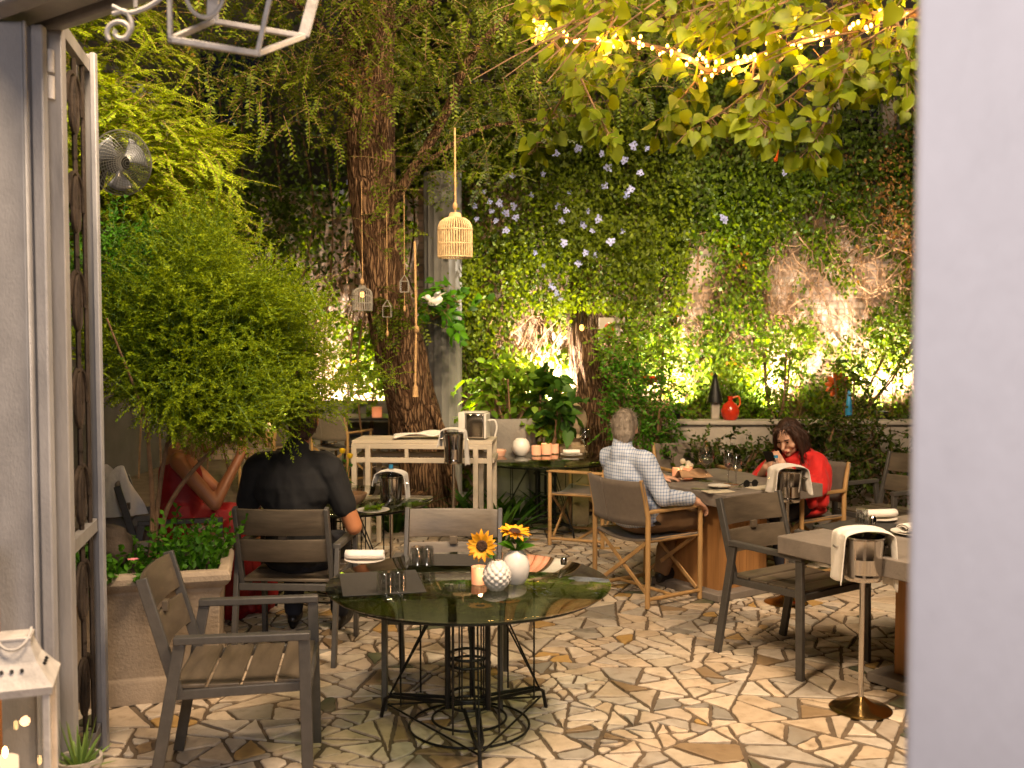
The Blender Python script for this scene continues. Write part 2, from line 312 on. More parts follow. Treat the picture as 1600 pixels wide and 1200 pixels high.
def make_paving():
    X0, X1, Y0, Y1 = -3.6, 4.2, 1.6, 10.0
    seeds = [(random.uniform(X0, X1), random.uniform(Y0, Y1)) for _ in range(330)]
    stones = []
    for s in seeds:
        poly = [(X0,Y0),(X1,Y0),(X1,Y1),(X0,Y1)]
        for q in sorted(seeds, key=lambda q: math.dist(q, s))[1:26]:
            m = ((s[0]+q[0])/2, (s[1]+q[1])/2); n = (q[0]-s[0], q[1]-s[1]); poly = clip(poly, m, n)
            if len(poly) < 3: break
        if len(poly) > 2: divide(poly, random.choice((.011, .015, .019, .024, .030)), stones)
    mb = MB()
    for st in stones:
        p = shrink(st, random.choice((.004,.0055,.007,.009,.012)))
        if len(p) < 3 or parea(p) < .0012: continue
        q = []
        for i in range(len(p)):                       # chip the corners
            a, b, c = p[i-1], p[i], p[(i+1) % len(p)]
            d = min(random.uniform(.004, .022), .3*math.dist(a, b), .3*math.dist(b, c))
            if d < .003: q.append(b); continue
            for e in (a, c):
                l = math.dist(e, b); q.append((b[0]+(e[0]-b[0])*d/l, b[1]+(e[1]-b[1])*d/l))
        q2 = []
        for i in range(len(q)):                       # broken, slightly ragged edges
            a, b = q[i], q[(i+1) % len(q)]; l = math.dist(a, b); k = max(1, int(l/.028)); q2.append(a); nx, ny = (a[1]-b[1])/max(l,1e-6), (b[0]-a[0])/max(l,1e-6); ph = random.uniform(0,6); am = random.uniform(.0005,.0045)
            for j in range(1, k): t_ = j/k; e = am*abs(sin(ph+j*1.3))+random.uniform(0,.0022); q2.append((a[0]+(b[0]-a[0])*t_+nx*e, a[1]+(b[1]-a[1])*t_+ny*e))
        q = q2; gx = sum(v[0] for v in q)/len(q); gy = sum(v[1] for v in q)/len(q)
        top = [(x+(gx-x)*min(.2,.0045/max(.001,math.hypot(x-gx,y-gy))), y+(gy-y)*min(.2,.0045/max(.001,math.hypot(x-gx,y-gy)))) for x, y in q]
        n = len(q); h = random.uniform(.007, .011); cx = sum(v[0] for v in q)/n; cy = sum(v[1] for v in q)/n
        tx, ty = random.gauss(0, .012), random.gauss(0, .012)
        mb.add([(x,y,-.002) for x,y in q]+[(x,y,h-.003+tx*(x-cx)+ty*(y-cy)) for x,y in q]+[(x,y,h+tx*(x-cx)+ty*(y-cy)) for x,y in top],
               [tuple(range(2*n,3*n))]+[(i,(i+1)%n,n+(i+1)%n,n+i) for i in range(n)]+[(n+i,n+(i+1)%n,2*n+(i+1)%n,2*n+i) for i in range(n)])
    tag(mb.build('paving', M['stone'], smooth=0), kind='structure')
make_paving()
gr = MB(); gr.add([(-40,-20,0),(40,-20,0),(40,60,0),(-40,60,0)], [(0,1,2,3)])
tag(gr.build('ground', M['grout'], smooth=0), kind='structure')

# ================================================================ house front: jamb, frame, gate leaf
t = MB(); t.prism([(.482,1.2),(1.3,1.02),(1.5,1.5),(.64,1.52)], 0, 3.0); tag(t.build('white_wall', M['white_paint'], bevel=.008), 'smooth white painted door jamb close in front of the paved garden', 'wall')
fr = thing('door_frame', 'grey painted door frame with mouldings and heavy lintel beside the iron gate', 'door frame', (-1.745, 3.45, 0))
PL = -1.70
m = MB(); m.box((.035, -.04, 1.38), (.17, .12, 2.76)); m.build('post', M['grey_paint'], fr, bevel=.008)
m = MB(); m.box((.148, -.045, 1.38), (.040, .04, 2.76)); m.box((.126,-.10,1.38),(.012,.02,2.76)); m.build('moulding', M['grey_paint'], fr, bevel=.01)
m = MB()                                                       # lintel runs from the post towards the near jamb, over the opening
a, b = V((-.35, .29, 0)), V((2.5, -1.76, 0)); d = (b-a).normalized(); nrm = V((-d.y, d.x, 0))
for off, w, z0, z1 in ((0, .16, 2.80, 3.3), (.105, .05, 2.775, 2.9), (-.12, .08, 2.76, 2.86), (-.10, .05, 2.86, 3.3)):
    m.bar(a+nrm*off+V((0,0,(z0+z1)/2)), b+nrm*off+V((0,0,(z0+z1)/2)), w, z1-z0)
m.build('lintel', M['grey_paint'], fr, bevel=.012)
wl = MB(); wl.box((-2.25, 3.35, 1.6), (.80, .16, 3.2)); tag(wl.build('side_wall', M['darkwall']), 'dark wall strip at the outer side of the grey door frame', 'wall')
pn = MB(); pn.box((-1.572, 2.98, .45), (.03, .03, 1.36)); pn.box((-1.60, 2.98, 1.12), (.06,.04,.03)); tag(pn.build('wooden_post', M['brownwood'], bevel=.004), 'narrow orange brown wooden post in front of the grey door frame', 'post')
gate = thing('iron_gate', 'narrow grey gate leaf of dark iron scrolls standing open beside the planter', 'gate', (-1.592, 3.50, 0))
H = 2.84
def stile(x, y, w, dth, mat): m = MB(); m.box((x, y, H/2+.01), (w, dth, H)); return m.build('stile', mat, gate, bevel=.004)
stile(.0, .02, .055, .04, M['grey_paint_worn']); s2 = stile(-.118, .57, .055, .05, M['grey_paint_worn']); stile(-.085, .54, .022, .03, M['grey_paint'])
m = MB()
for z in (.10, 2.80, .95): m = MB(); m.bar((0,.04,z), (-.118,.55,z), .03, .05); m.build('rail', M['grey_paint_worn'], gate)
m = MB()
def P3(u, z): return V((-.118*u/.55, .02+u, z))
for k in range(7):
    zc = .35+k*.37
    for sgn in (1, -1):
        pts = [P3(.27+sgn*(.02+.115*cos(a)*(1-a/9)), zc+.15*sin(a)*(1-a/11)) for a in [i*.35 for i in range(20)]]
        m.tube(pts, .009, 6)
    m.tube([P3(.27, zc-.19), P3(.27, zc+.19)], .010, 6)
m.build('scroll_panel', M['rust'], gate)
m = MB(); m.tube([P3(.1, .12), P3(.1, 2.78)], .009, 6); m.tube([P3(.42, .12), P3(.42, 2.78)], .009, 6); m.build('upright_bar', M['rust'], gate)
m = MB(); m.tube([(.0,-.03,2.53), (.0,-.03,2.61)], .016, 10); m.tube([(.0,-.03,2.62), (.0,-.03,2.70)], .016, 10); m.build('hinge', M['white_metal'], gate, bevel=.003)
m = MB(); BO = V((-.012,-.03,0)); m.tube([P3(.46, 2.62)+BO, P3(.46, 2.84)+BO], .006, 8)
for z in (2.64, 2.70, 2.80): m.box(P3(.46, z)+BO, (.03,.02,.016))
m.tube([P3(.46,2.61)+BO, P3(.34,2.61)+BO], .005, 6); m.build('bolt', M['white_metal'], gate)

# ---- hanging scroll lantern overhead
hl = thing('hanging_lantern', 'white wrought iron scroll bracket with an open square lantern frame overhead', 'lantern', (0,0,0))
Yl = 2.75
def q(px, py, Y=Yl): return aty(px, py, Y)
m = MB(); sc = [q(168+34*(1-a/9)*0+20+ (22*(1-.09*a))*cos(a+2.4), 50+(20*(1-.09*a))*sin(a+2.4)) for a in [i*.3 for i in range(0, 26)]]
m.tube(sc, .007, 6)
m.tube(catmull([q(176,22), q(196,18), q(206,40), q(196,62)], 8), .007, 6)
m.tube(catmull([q(176,10), q(205,20), q(250,-2), q(262,-40)], 8), .007, 6); m.tube([q(212,12), q(212,-60)], .006, 6)
m.tube([q(320+30*cos(a), -15+42*sin(a)) for a in [i*2*pi/24 for i in range(24)]], .006, 6, closed=True)
m.build('scroll_bracket', M['white_metal'], hl)
cs = [q(266,62,2.60), q(402,84,2.72), q(474,57,3.05), q(332,33,2.95)]
m = MB()
for i in range(4): m.bar(cs[i], cs[(i+1) % 4], .016, .016)
m.build('base_frame', M['white_metal'], hl, bevel=.003)
for i, c in enumerate(cs):
    m = MB(); out = V((.10 if i in (1, 2) else 0.0, .06 if i > 1 else 0, .42)); m.bar(c, c+out, .034 if i > 1 else .013, .012, (0,1,0)); m.build('corner_bar', M['white_metal'], hl, bevel=.003)
# ---- floor lantern with candles
ln = thing('floor_lantern', 'tall white metal floor lantern with pierced pagoda roof and glowing candle', 'lantern', (-1.435, 2.84, 0), radians(19))
w = .088
for sx in (-1, 1):
    for sy in (-1, 1): m = MB(); m.box((sx*w, sy*w, .365), (.020,.020,.69)); m.build('corner_post', M['white_metal'], ln, bevel=.003)
m = MB(); m.box((0,0,.03), (.22,.22,.03)); m.build('base', M['white_metal'], ln, bevel=.004)
m = MB(); prof = [(.104,.70),(.108,.722),(.092,.742),(.062,.785),(.046,.825),(.044,.845)]
for i in range(len(prof)-1):
    (r0,z0),(r1,z1) = prof[i], prof[i+1]
    for k in range(4):
        M0 = rotz(k*pi/2); m.add([M0@V((-r0,-r0,z0)), M0@V((r0,-r0,z0)), M0@V((r1,-r1,z1)), M0@V((-r1,-r1,z1))], [(0,1,2,3)])
m.box((0,0,.848), (.092,.092,.010)); rf = m.build('roof', M['white_metal'], ln, bevel=.003)
m = MB()
for k in range(4):
    for x in (-.026, 0, .026):
        c = rotz(k*pi/2) @ V((x, -.0765, .766)); m.tube([c, c+rotz(k*pi/2)@V((0,-.005,.004))], .0055, 8)
m.build('vent_hole', M['black_iron'], rf)
m = MB(); m.tube([(.045*cos(a), -.02-.045*sin(a), .855-.050*sin(a)+.02) for a in [i*pi/14 for i in range(15)]], .004, 6); m.build('handle', M['white_metal'], ln)
m = MB()
for k in range(4): M0 = rotz(k*pi/2); m.add([M0@V(p) for p in ((-.078,-.088,.05),(.078,-.088,.05),(.078,-.088,.69),(-.078,-.088,.69))], [(0,1,2,3)])
m.build('glass_pane', M['lglass'], ln, smooth=0)
for x, y, h in ((-.03,-.02,.50), (.04,.03,.40)):
    m = MB(); m.lathe([(0,.046),(.035,.046),(.035,h),(.028,h+.004),(0,h-.004)], 20, (x,y,0)); cd = m.build('candle', M['wax'], ln)
    m = MB(); m.ell((x,y,h+.018), (.007,.007,.016)); m.build('flame', M['flame'], cd)

# ================================================================ metal slat armchair (faces +Y)
def make_metal_chair():
    r = thing('slat_armchair', 'x', 'chair')
    D, Sl = M['dark_metal'], M['slat']
    for s in (-1, 1):
        m = MB(); m.bar((s*.265,.235,0), (s*.265,.225,.60), .025, .042, (0,1,0)); m.build('leg', D, r, bevel=.003)
        m = MB(); m.bar((s*.265,-.325,0), (s*.265,-.215,.60), .025, .042, (0,1,0)); m.build('leg', D, r, bevel=.003)
        m = MB(); m.bar((s*.265,-.235,.614), (s*.265,.247,.614), .042, .028); m.build('armrest', D, r, bevel=.004)
        m = MB(); m.bar((s*.238,-.225,.40), (s*.238,-.35,.835), .022, .04, (0,1,0)); m.build('back_post', D, r, bevel=.003)
    m = MB()
    for s in (-1, 1): m.bar((s*.235,-.25,.405), (s*.235,.24,.42), .025, .035)
    m.bar((-.25,.235,.415), (.25,.235,.415), .025, .035); m.bar((-.25,-.25,.40), (.25,-.25,.40), .025, .035); m.build('seat_frame', D, r, bevel=.003)
    m = MB()
    for i in range(4):
        y = -.19+i*.123; m.box((0, y, .434+.0012*i-.004*(i in (1,2))), (.475, .112, .016))
    m.build('seat', Sl, r, bevel=.004)
    def bk(u, v, z0, z1, off):                       # curved slat
        x = -.227+.454*u; z = z0+(z1-z0)*v; return V((x, -.255-(z-.5)*.29-.028*(1-(2*u-1)**2)+off, z))
    m = MB()
    for z0, z1 in ((.545,.665),(.69,.828)):
        m.grid(lambda u, v: bk(u, v, z0, z1, 0), 13, 2)
    m.box((0,-.315,.677), (.03,.012,.03)); m.build('backrest', Sl, r, solid=.016, bevel=.003)
    return r
CH = make_metal_chair()
metal = [((-1.02,3.83), -82, 'dark slat armchair standing empty beside the stone planter, facing the smoked glass table'),
         ((-1.17,5.42), -3, 'dark slat armchair seen from behind with the man in the black polo sitting on it'),
         ((-.31,4.72), 178, 'dark slat armchair pushed in behind the sunflower table, facing the camera'),
         ((1.52,5.23), -145.5, 'dark slat armchair pulled up to the concrete table with the folded towel bucket'),
         ((2.75,7.3), 120, 'dark slat armchair half hidden behind the white door jamb'),
         ((-2.05,6.15), -75, 'slat armchair under the woman in the crimson dress')]
for i, ((x, y), a, lab) in enumerate(metal):
    if i == 0: CH.location = (x, y, .008); CH.rotation_euler.z = radians(a); CH['label'] = lab; CH['group'] = 'dark slat armchairs'
    else: dup(CH, (x, y, .008), radians(a), lab, 'dark slat armchairs')

# ================================================================ director chair (faces +Y)
def make_director():
    r = thing('director_chair', 'x', 'chair'); T, C = M['teak'], M['sling']
    for s in (-1, 1):
        m = MB(); m.tube([(s*.265,.235,0),(s*.265,.235,.62)], .0165, 12); m.build('leg', T, r)
        m = MB(); m.tube([(s*.265,-.22,0),(s*.265,-.22,.58),(s*.262,-.245,.70),(s*.26,-.275,.815)], [.0165,.0175,.0165,.014], 12); m.build('leg', T, r)
        m = MB(); m.bar((s*.265,-.225,.612), (s*.265,.26,.618), .042, .022); m.build('armrest', T, r, bevel=.006)
        m = MB(); m.tube([(s*.265,-.22,.055),(s*.265,.235,.055)], .013, 10); m.build('side_rail', T, r)
        m = MB(); m.tube([(s*.25,-.20,.425),(s*.25,.235,.425)], .014, 10); m.build('seat_rail', T, r)
    for y in (-.205, .215):
        for s in (-1, 1):
            m = MB(); m.bar((s*.25,y+.006*s,.07), (-s*.245,y+.006*s,.415), .026, .012, (0,1,0)); m.build('cross_brace', T, r, bevel=.003)
    m = MB(); m.tube([(-.25,.0,.055),(.25,.0,.055)], .011, 8); m.build('stretcher', T, r)
    m = MB(); m.grid(lambda u, v: V((-.262+.524*u, -.215+.45*v, .437-.035*(1-(2*u-1)**2)-.006*(1-(2*v-1)**2))), 17, 7); m.build('seat', C, r, solid=.012)
    m = MB()
    def bf(u, v):
        z = .525+.285*v; x = -.275+.55*u; return V((x, -.222-max(0,(z-.58))*.22-.048*(1-(2*u-1)**2), z-.010*(1-(2*u-1)**2)))
    m.grid(bf, 21, 8); m.build('backrest', C, r, solid=.014)
    m = MB(); m.grid(lambda u, v: bf(.36+.02*u, v*.96+.02)-V((0,.009,0)), 3, 8); m.build('seam', M['sling'], r, solid=.004)
    return r
DC = make_director()
fa = math.atan2(.56, .83)-pi/2
direc = [((.89,6.56), fa, 'teak director chair with taupe sling carrying the man in the checked shirt'),
         ((2.06,7.22), math.atan2(-.56,-.83)-pi/2, 'teak director chair carrying the woman in red by the concrete table'),
         ((.63,8.35), radians(68), 'teak director chair side-on between the round glass table and the checked-shirt man'),
         ((.72,9.55), radians(165), 'teak director chair with its back near the carved stone finial'),
         ((.22,9.78), radians(190), 'teak director chair behind the candles of the far round glass table'),
         ((-2.05,11.9), radians(-28), 'far teak director chair with its back to the camera beside the tree trunk'),
         ((-2.75,11.3), radians(70), 'far teak director chair half hidden by the feathery shrub'),
         ((1.55,8.35), radians(200), 'taupe sling chair behind the large wine glass on the concrete table')]
for i, ((x, y), a, lab) in enumerate(direc):
    if i == 0: DC.location = (x, y, .008); DC.rotation_euler.z = a; DC['label'] = lab; DC['group'] = 'teak director chairs'
    else: dup(DC, (x, y, .008), a, lab, 'teak director chairs')

# ================================================================ round glass tables
ZT = .655
def make_round_table(R=.61):
    r = thing('glass_table', 'x', 'table'); B = M['black_iron']
    m = MB(); m.lathe([(0,ZT-.012),(R-.006,ZT-.012),(R,ZT-.008),(R,ZT-.004),(R-.005,ZT),(0,ZT)], 96); m.build('tabletop', M['tglass'], r)
    m = MB(); m.tube([((R-.035)*cos(a), (R-.035)*sin(a), ZT-.024) for a in [i*2*pi/72 for i in range(72)]], .007, 6, closed=True); m.build('support_ring', B, r)
    m = MB()
    for k in range(3):
        a = 2*pi*k/3+radians(90-13); m.tube([(.10*cos(a), .10*sin(a), .115), (.10*cos(a), .10*sin(a), ZT-.016)], .0125, 8)
    for k in range(9):
        a = 2*pi*k/9; m.tube([(.075*cos(a), .075*sin(a), .115), (.075*cos(a), .075*sin(a), ZT-.016)], .004, 5)
    for z in (.12,.16,.30,.335,.52,.555): m.tube([(.09*cos(a), .09*sin(a), z) for a in [i*2*pi/28 for i in range(28)]], .006, 6, closed=True)
    m.build('column', B, r)
    for k in range(3):
        a = radians(270)+2*pi*k/3; c, s_ = cos(a), sin(a); m = MB()
        for o in (-.03, .03):
            ox, oy = -s_*o, c*o
            m.tube([(.085*c+ox, .085*s_+oy, .125), (.38*c+ox*.5, .38*s_+oy*.5, .105), (.415*c, .415*s_, .085), (.435*c, .435*s_, .0)], .0085, 6)
        m.build('leg', B, r)
        m = MB()
        for da in (-.32, .32):
            m.tube([(.30*cos(a+da), .30*sin(a+da), ZT-.016), (.30*cos(a+da), .30*sin(a+da), .10 if abs(da) else .1)], .0042, 5)
        m.tube([(.10*cos(a+.25), .10*sin(a+.25), ZT-.016), (.40*c, .40*s_, .09)], .0045, 5); m.tube([(.10*cos(a-.25), .10*sin(a-.25), ZT-.016), (.40*c, .40*s_, .09)], .0045, 5)
        m.tube([(.40*cos(a), .40*sin(a), .06), (.40*cos(a+2*pi/3), .40*sin(a+2*pi/3), .06)], .005, 5)
        m.build('strut', B, r)
    for rr in (.26, .16):
        m = MB(); m.tube([(rr*cos(a), rr*sin(a), .03 if rr > .2 else .06) for a in [i*2*pi/48 for i in range(48)]], .0055, 6, closed=True); m.build('floor_ring', B, r)
    return r
TB = make_round_table()
C1 = V((-.185, 4.25, .008)); C2 = V((.28, 8.75, .008)); C3 = V((-1.13, 6.50, .008))
TB.location = C1; TB.rotation_euler.z = radians(8); TB['label'] = 'round smoked glass table carrying the sunflower vases in the foreground'; TB['group'] = 'round glass tables'
dup(TB, C2, radians(35), 'round glass table with candles behind the checked-shirt man', 'round glass tables')
dup(TB, C3, radians(60), 'round glass table in front of the man in the black polo', 'round glass tables')
ZG = ZT+.008+.001

# ================================================================ tableware
def vase_diamond(p):
    m = MB(); n = 80; rows = 44; Hh = .125; vs = []; fs = []
    for i in range(rows+1):
        tt = i/rows; rad = .058*(sin(pi*(.12+.80*tt))**.75); z = Hh*tt
        for k in range(n):
            a = 2*pi*k/n; rr = rad*(1+.085*(abs(sin(a*5+tt*pi*4.5))+abs(sin(a*5-tt*pi*4.5))-1.1)); vs.append((rr*cos(a), rr*sin(a), z))
    for i in range(rows):
        for k in range(n): fs.append((i*n+k, i*n+(k+1)%n, (i+1)*n+(k+1)%n, (i+1)*n+k))
    fs.append(tuple(range(n-1,-1,-1))); m.add(vs, fs)
    o = m.build('vase', M['ceramic'], loc=p, smooth=25); tag(o, 'squat white vase with embossed diamond pattern holding the open sunflower', 'vase', 'white vases on the sunflower table')
vp1 = aty(776, 918, 4.10); vp1.z = ZG; vase_diamond(vp1)
vp2 = aty(806, 912, 4.22); vp2.z = ZG
m = MB(); m.lathe([(0,0),(.036,0),(.050,.02),(.060,.06),(.058,.09),(.044,.122),(.026,.138),(.026,.142),(.020,.14),(.0,.06)], 32)
tag(m.build('vase', M['ceramic'], loc=vp2), 'smooth rounded white vase holding the sunflower seen edge-on', 'vase', 'white vases on the sunflower table')
def leaf_blade(mb, p, d, n, Ln, W, droop=.15):
    p, d, n = V(p), V(d).normalized(), V(n); s = d.cross(n).normalized(); n = s.cross(d)
    vs = []
    for i in range(6):
        tt = i/5; w = W*.5*sin(pi*min(1,tt*.93+.07))**.8 if i < 5 else 0.001
        c = p+d*Ln*tt-n*droop*Ln*tt*tt; vs += [c-s*w+n*w*.25, c, c+s*w+n*w*.25]
    mb.add(vs, [(i*3+a, i*3+a+1, i*3+a+4, i*3+a+3) for i in range(5) for a in (0,1)])
def sunflower(base, head, face, label, R=.058, side=False):
    r = thing('sunflower', label, 'flower', base, 0, 'sunflowers on the glass table'); h = V(head)-V(base); f = V(face).normalized()
    m = MB(); m.tube(catmull([(0,0,.0), h*.5+V((.01,0,.01)), h-f*.012], 6), .004, 6); st = m.build('stem', M['green_stem'], r)
    Q = V((0,0,1)).rotation_difference(f).to_matrix()
    m = MB(); m.lathe([(0,-.008),(R*.36,-.006),(R*.40,.004),(R*.30,.011),(0,.008)], 24, h, Q); m.build('seed_head', M['seed'], r)
    m = MB()
    for ring, (n, ln, tilt) in enumerate(((17, R*.72, .15), (15, R*.66, .42))):
        for k in range(n):
            a = 2*pi*(k+.5*ring)/n+random.uniform(-.06,.06); d0 = V((cos(a), sin(a), tilt+random.uniform(-.12,.18)))
            leaf_blade(m, h+Q@V((cos(a)*R*.34, sin(a)*R*.34, 0)), Q@d0, Q@V((0,0,1)), ln*random.uniform(.85,1.15), R*.30, random.uniform(-.1,.35))
    m.build('petal_ring', M['petal'], r)
    m = MB()
    for k in range(4):
        a = k*1.6+.4; leaf_blade(m, h*.75-f*.01, V((cos(a), -.3+.4*sin(a), -.2)), (0,0,1), .05, .03, .3)
    m.build('leaf', M['l_bed'], st)
sunflower(vp1+V((0,0,.10)), aty(753, 853, 4.08), (-.10,-1,.10), 'sunflower with dark centre turned towards the camera in the diamond vase', .060)
sunflower(vp2+V((.01,0,.12)), aty(804, 831, 4.24), (.12,-.16,1), 'sunflower seen edge-on above the smooth round vase', .068)
m = MB()
for dx, dz in ((-.045,.05),(.05,.045),(.02,.06),(-.02,.045)): leaf_blade(m, (0,0,0), (dx,-.03,dz), (0,-.5,1), .085, .045, .4)
tag(m.build('vase_leaf', M['l_bed'], loc=vp2+V((0,0,.137))), 'green sunflower leaves spilling over the rim of the smooth vase', 'leaf')
def tealight(p, label, R=.033, h=.075, group='lit candle cups'):
    r = thing('candle_cup', label, 'candle', p, 0, group)
    m = MB(); m.lathe([(0,.001),(R,.001),(R*1.05,h),(R*.93,h),(R*.9,.012),(0,.012)], 24); m.build('cup', M['wcup'], r)
    m = MB(); m.lathe([(0,.012),(R*.85,.012),(R*.85,h*.55),(0,h*.55)], 20); m.build('wax', M['wax'], r)
    m = MB(); m.ell((0,0,h*.55+.014), (.006,.006,.014), n=10); m.build('flame', M['flame'], r)
    return r
M['wcup'] = leafm('frosted_cup', (.75,.55,.42), (.8,.6,.48), .5, .5)
p = aty(749, 905, 4.20); p.z = ZG; tealight(p, 'lit white candle cup beside the diamond vase')
def tumbler(p, label, h=.085):
    m = MB(); R = .036; m.lathe([(R*.98,0),(R,.004),(R*.86,h-.006),(R*.78,h),(0,h),(0,h-.009),(R*.76,h-.010),(R*.90,.004),(R*.96,.0)], 28)
    return tag(m.build('tumbler', M['glass'], loc=p), label, 'glass', 'upturned tumblers on the sunflower table')
for (px, py, Y, lab) in ((601,905,4.05,'upturned clear tumbler nearest the placemat edge of the sunflower table'),(622,903,4.08,'upturned clear tumbler beside the one nearest the napkin plate'),(652,873,4.55,'upturned tumbler by the empty chair, nearer the napkin'),(667,874,4.55,'upturned tumbler by the empty chair, nearer the sunflowers')):
    p = aty(px, py, Y); p.z = ZG+.002; tumbler(p, lab)
def flatrect(name, c, sx, sy, a, mat, h=.003, **k):
    m = MB(); m.box((0,0,h/2), (sx,sy,h)); return m.build(name, mat, loc=c, rz=a, bevel=min(.001,h/3))
tag(flatrect('placemat', (-.56,4.22,ZG), .34,.40,radians(12),M['placemat']), 'dark placemat under the tumblers beside the napkin plate', 'placemat', 'charcoal placemats')
tag(flatrect('placemat', (-.28,4.66,ZG), .42,.24,radians(-2),M['placemat']), 'dark placemat at the far edge before the empty chair', 'placemat', 'charcoal placemats')
def plate(p, label, R=.10):
    m = MB(); m.lathe([(0,.003),(R*.6,.003),(R,.014),(R,.017),(R*.62,.008),(0,.007)], 40); return tag(m.build('plate', M['ceramic'], loc=p), label, 'plate', 'white plates')
def napkin_roll(p, label, Ln=.19, R=.024, a=0):
    r = MB()
    pts = [(cos(t_)*R*(1-.06*t_), sin(t_)*R*(.8-.05*t_)) for t_ in [i*.35 for i in range(28)]]
    r.grid(lambda u, v: V(((u-.5)*Ln, pts[int(round(v*27))][0]*1.3, R*.8+pts[int(round(v*27))][1])), 6, 28)
    return tag(r.build('napkin', M['cloth'], loc=p, rz=a, solid=.004), label, 'napkin', 'rolled white napkins')
p = onz(570, 878, ZG); plate(p, 'white side plate under a folded napkin on the sunflower table', .095); napkin_roll(p+V((0,0,.013)), 'folded white napkin on the side plate by the tumblers', .18, .027)
m = MB(); m.lathe([(0,0),(.014,0),(.016,.02),(.012,.032),(0,.034)], 16); p = onz(881, 882, ZG); tag(m.build('salt_shaker', M['chrome'], loc=p), 'small silver shaker near the far rim of the sunflower table', 'shaker')
def wineglass(p, label, h=.21, R=.042, fill=None):
    r = thing('wine_glass', label, 'glass', p, 0, 'stemmed wine glasses')
    m = MB(); z0 = h*.45; m.lathe([(0,.0),(R*.85,.0),(R*.85,.002),(.006,.008),(.004,.03),(.004,z0-.01),(.012,z0),(R*.8,z0+h*.13),(R,z0+h*.27),(R*.93,z0+h*.42),(R*.78,h),(R*.75,h),(R*.9,z0+h*.42),(R*.96,z0+h*.27),(R*.76,z0+h*.14),(0,z0+.004)], 28); m.build('bowl', M['glass'], r)
    if fill: m = MB(); m.lathe([(0,z0+.006),(R*.72,z0+h*.14),(R*.86,z0+h*.2),(0,z0+h*.2)], 24); m.build('wine', M[fill], r)
    return r
# ================================================================ concrete tables
E1 = V((.83,.56,0)).normalized(); E2 = V((-E1.y, E1.x, 0)); TA = math.atan2(E1.y, E1.x)
def concrete_table(corner, sx, sy, label, ped):
    c = V(corner)+E1*sx/2+E2*sy/2
    r = thing('concrete_table', label, 'table', (c.x, c.y, .008), TA, 'thick concrete tables')
    m = MB(); m.box((0,0,.667), (sx,sy,.09)); m.build('tabletop', M['concrete'], r, bevel=.006)
    m = MB(); 
    n = 7
    for i in range(n): m.box((ped[0]+(-.5+(i+.5)/n)*.46, ped[1], .335), (.46/n-.002, .46, .575))
    m.build('pedestal', M['pine'], r, bevel=.002)
    m = MB(); m.box((ped[0],ped[1],.025), (.64,.64,.05)); m.build('base_plate', M['concrete'], r, bevel=.006)
    return r
A1 = V((1.363,6.27,0)); concrete_table(A1, .93, 1.0, 'square concrete topped table between the checked-shirt man and the woman in red', (-.13, -.10))
A2 = V((1.335,4.97,0)) ; c2 = A2-E2*1.15; concrete_table(c2, 1.15, 1.15, 'concrete topped table partly hidden by the white door jamb', (.05, -.06))
ZC = .712+.008+.001
def onc(px, py): return onz(px, py, ZC)
# ================================================================ wine stands, towels
def wine_stand(x, y, label, H=.80, tow=None, rz=0, tl='', R=.098, bh=.20, tw=.15, drop=(.14,.16)):
    r = thing('wine_stand', label, 'wine cooler', (x, y, .008), rz, 'steel wine bucket stands')
    zb = H-bh
    m = MB(); m.lathe([(0,zb),(R*.84,zb),(R*.88,zb+.006),(R*.88,zb+.03),(R*.86,zb+.034),(R*.97,H-.012),(R*1.04,H-.006),(R*1.04,H),(R*.96,H),(R*.86,zb+.01),(0,zb+.01)], 40); bk = m.build('bucket', M['chrome'], r)
    m = MB()
    for s in (-1, 1): m = MB(); m.tube([(s*R*.98,-.025,H-.045),(s*(R+.03),-.02,H-.05),(s*(R+.03),.02,H-.05),(s*R*.98,.025,H-.045)], .005, 6); m.build('handle', M['chrome'], bk)
    m = MB(); m.tube([(0,0,.05),(0,0,zb+.002)], .0125, 16); m.build('pole', M['chrome'], r)
    m = MB(); m.lathe([(0,0),(.135,0),(.14,.006),(.128,.014),(.085,.022),(.045,.040),(.018,.060),(0,.062)], 40); m.build('base', M['gold_reflection'], r)
    if tow is not None:
        m = MB(); path = []
        Rr = R*1.04+.012; d0, d1 = drop
        for i in range(9): path.append((-Rr-.010*(1-i/8), H-d0+(d0-.01)*i/8))
        for i in range(1, 12): a = pi-pi*i/12; path.append((Rr*cos(a), H+.004+.032*sin(a)))
        for i in range(9): path.append((Rr+.014*i/8, H-.006-(d1-.01)*i/8))
        nP = len(path); ph = random.uniform(0,6)
        def fn(u, v):
            k = min(nP-1, int(round(u*(nP-1)))); px, pz = path[k]; w = tw*(1-.10*sin(pi*u))
            y_ = (v-.5)*w; h = abs(u-.5)*2
            return V((px+.012*h*sin(v*9+ph+u*5)+ (.006 if px > 0 else -.006)*h, y_+.010*h*sin(u*7+ph), pz+.004*sin(v*13+ph)-(.010*(abs(v-.5)*2)**2)*h))
        m.grid(fn, nP, 15); o = m.build('towel', M['cloth'], loc=(x, y, .008), rz=rz+tow, solid=.006)
        sm = o.modifiers.new('s', 'SUBSURF'); sm.levels = 1; sm.render_levels = 1; tag(o, tl, 'towel', 'white service towels')
    return r
wine_stand(1.60, 4.50, 'polished steel wine bucket stand beside the door jamb with gold reflections coloured into its foot', .805, radians(4), 0, 'white towel draped across the wine bucket nearest the door jamb', .098, .20, .17, (.20,.24))
wine_stand(1.77, 6.36, 'steel wine bucket stand between the concrete table and its slat chair', .86, radians(15), 0, 'cream towel over the wine bucket in front of the woman in red', .092, .2, .16, (.14,.15))
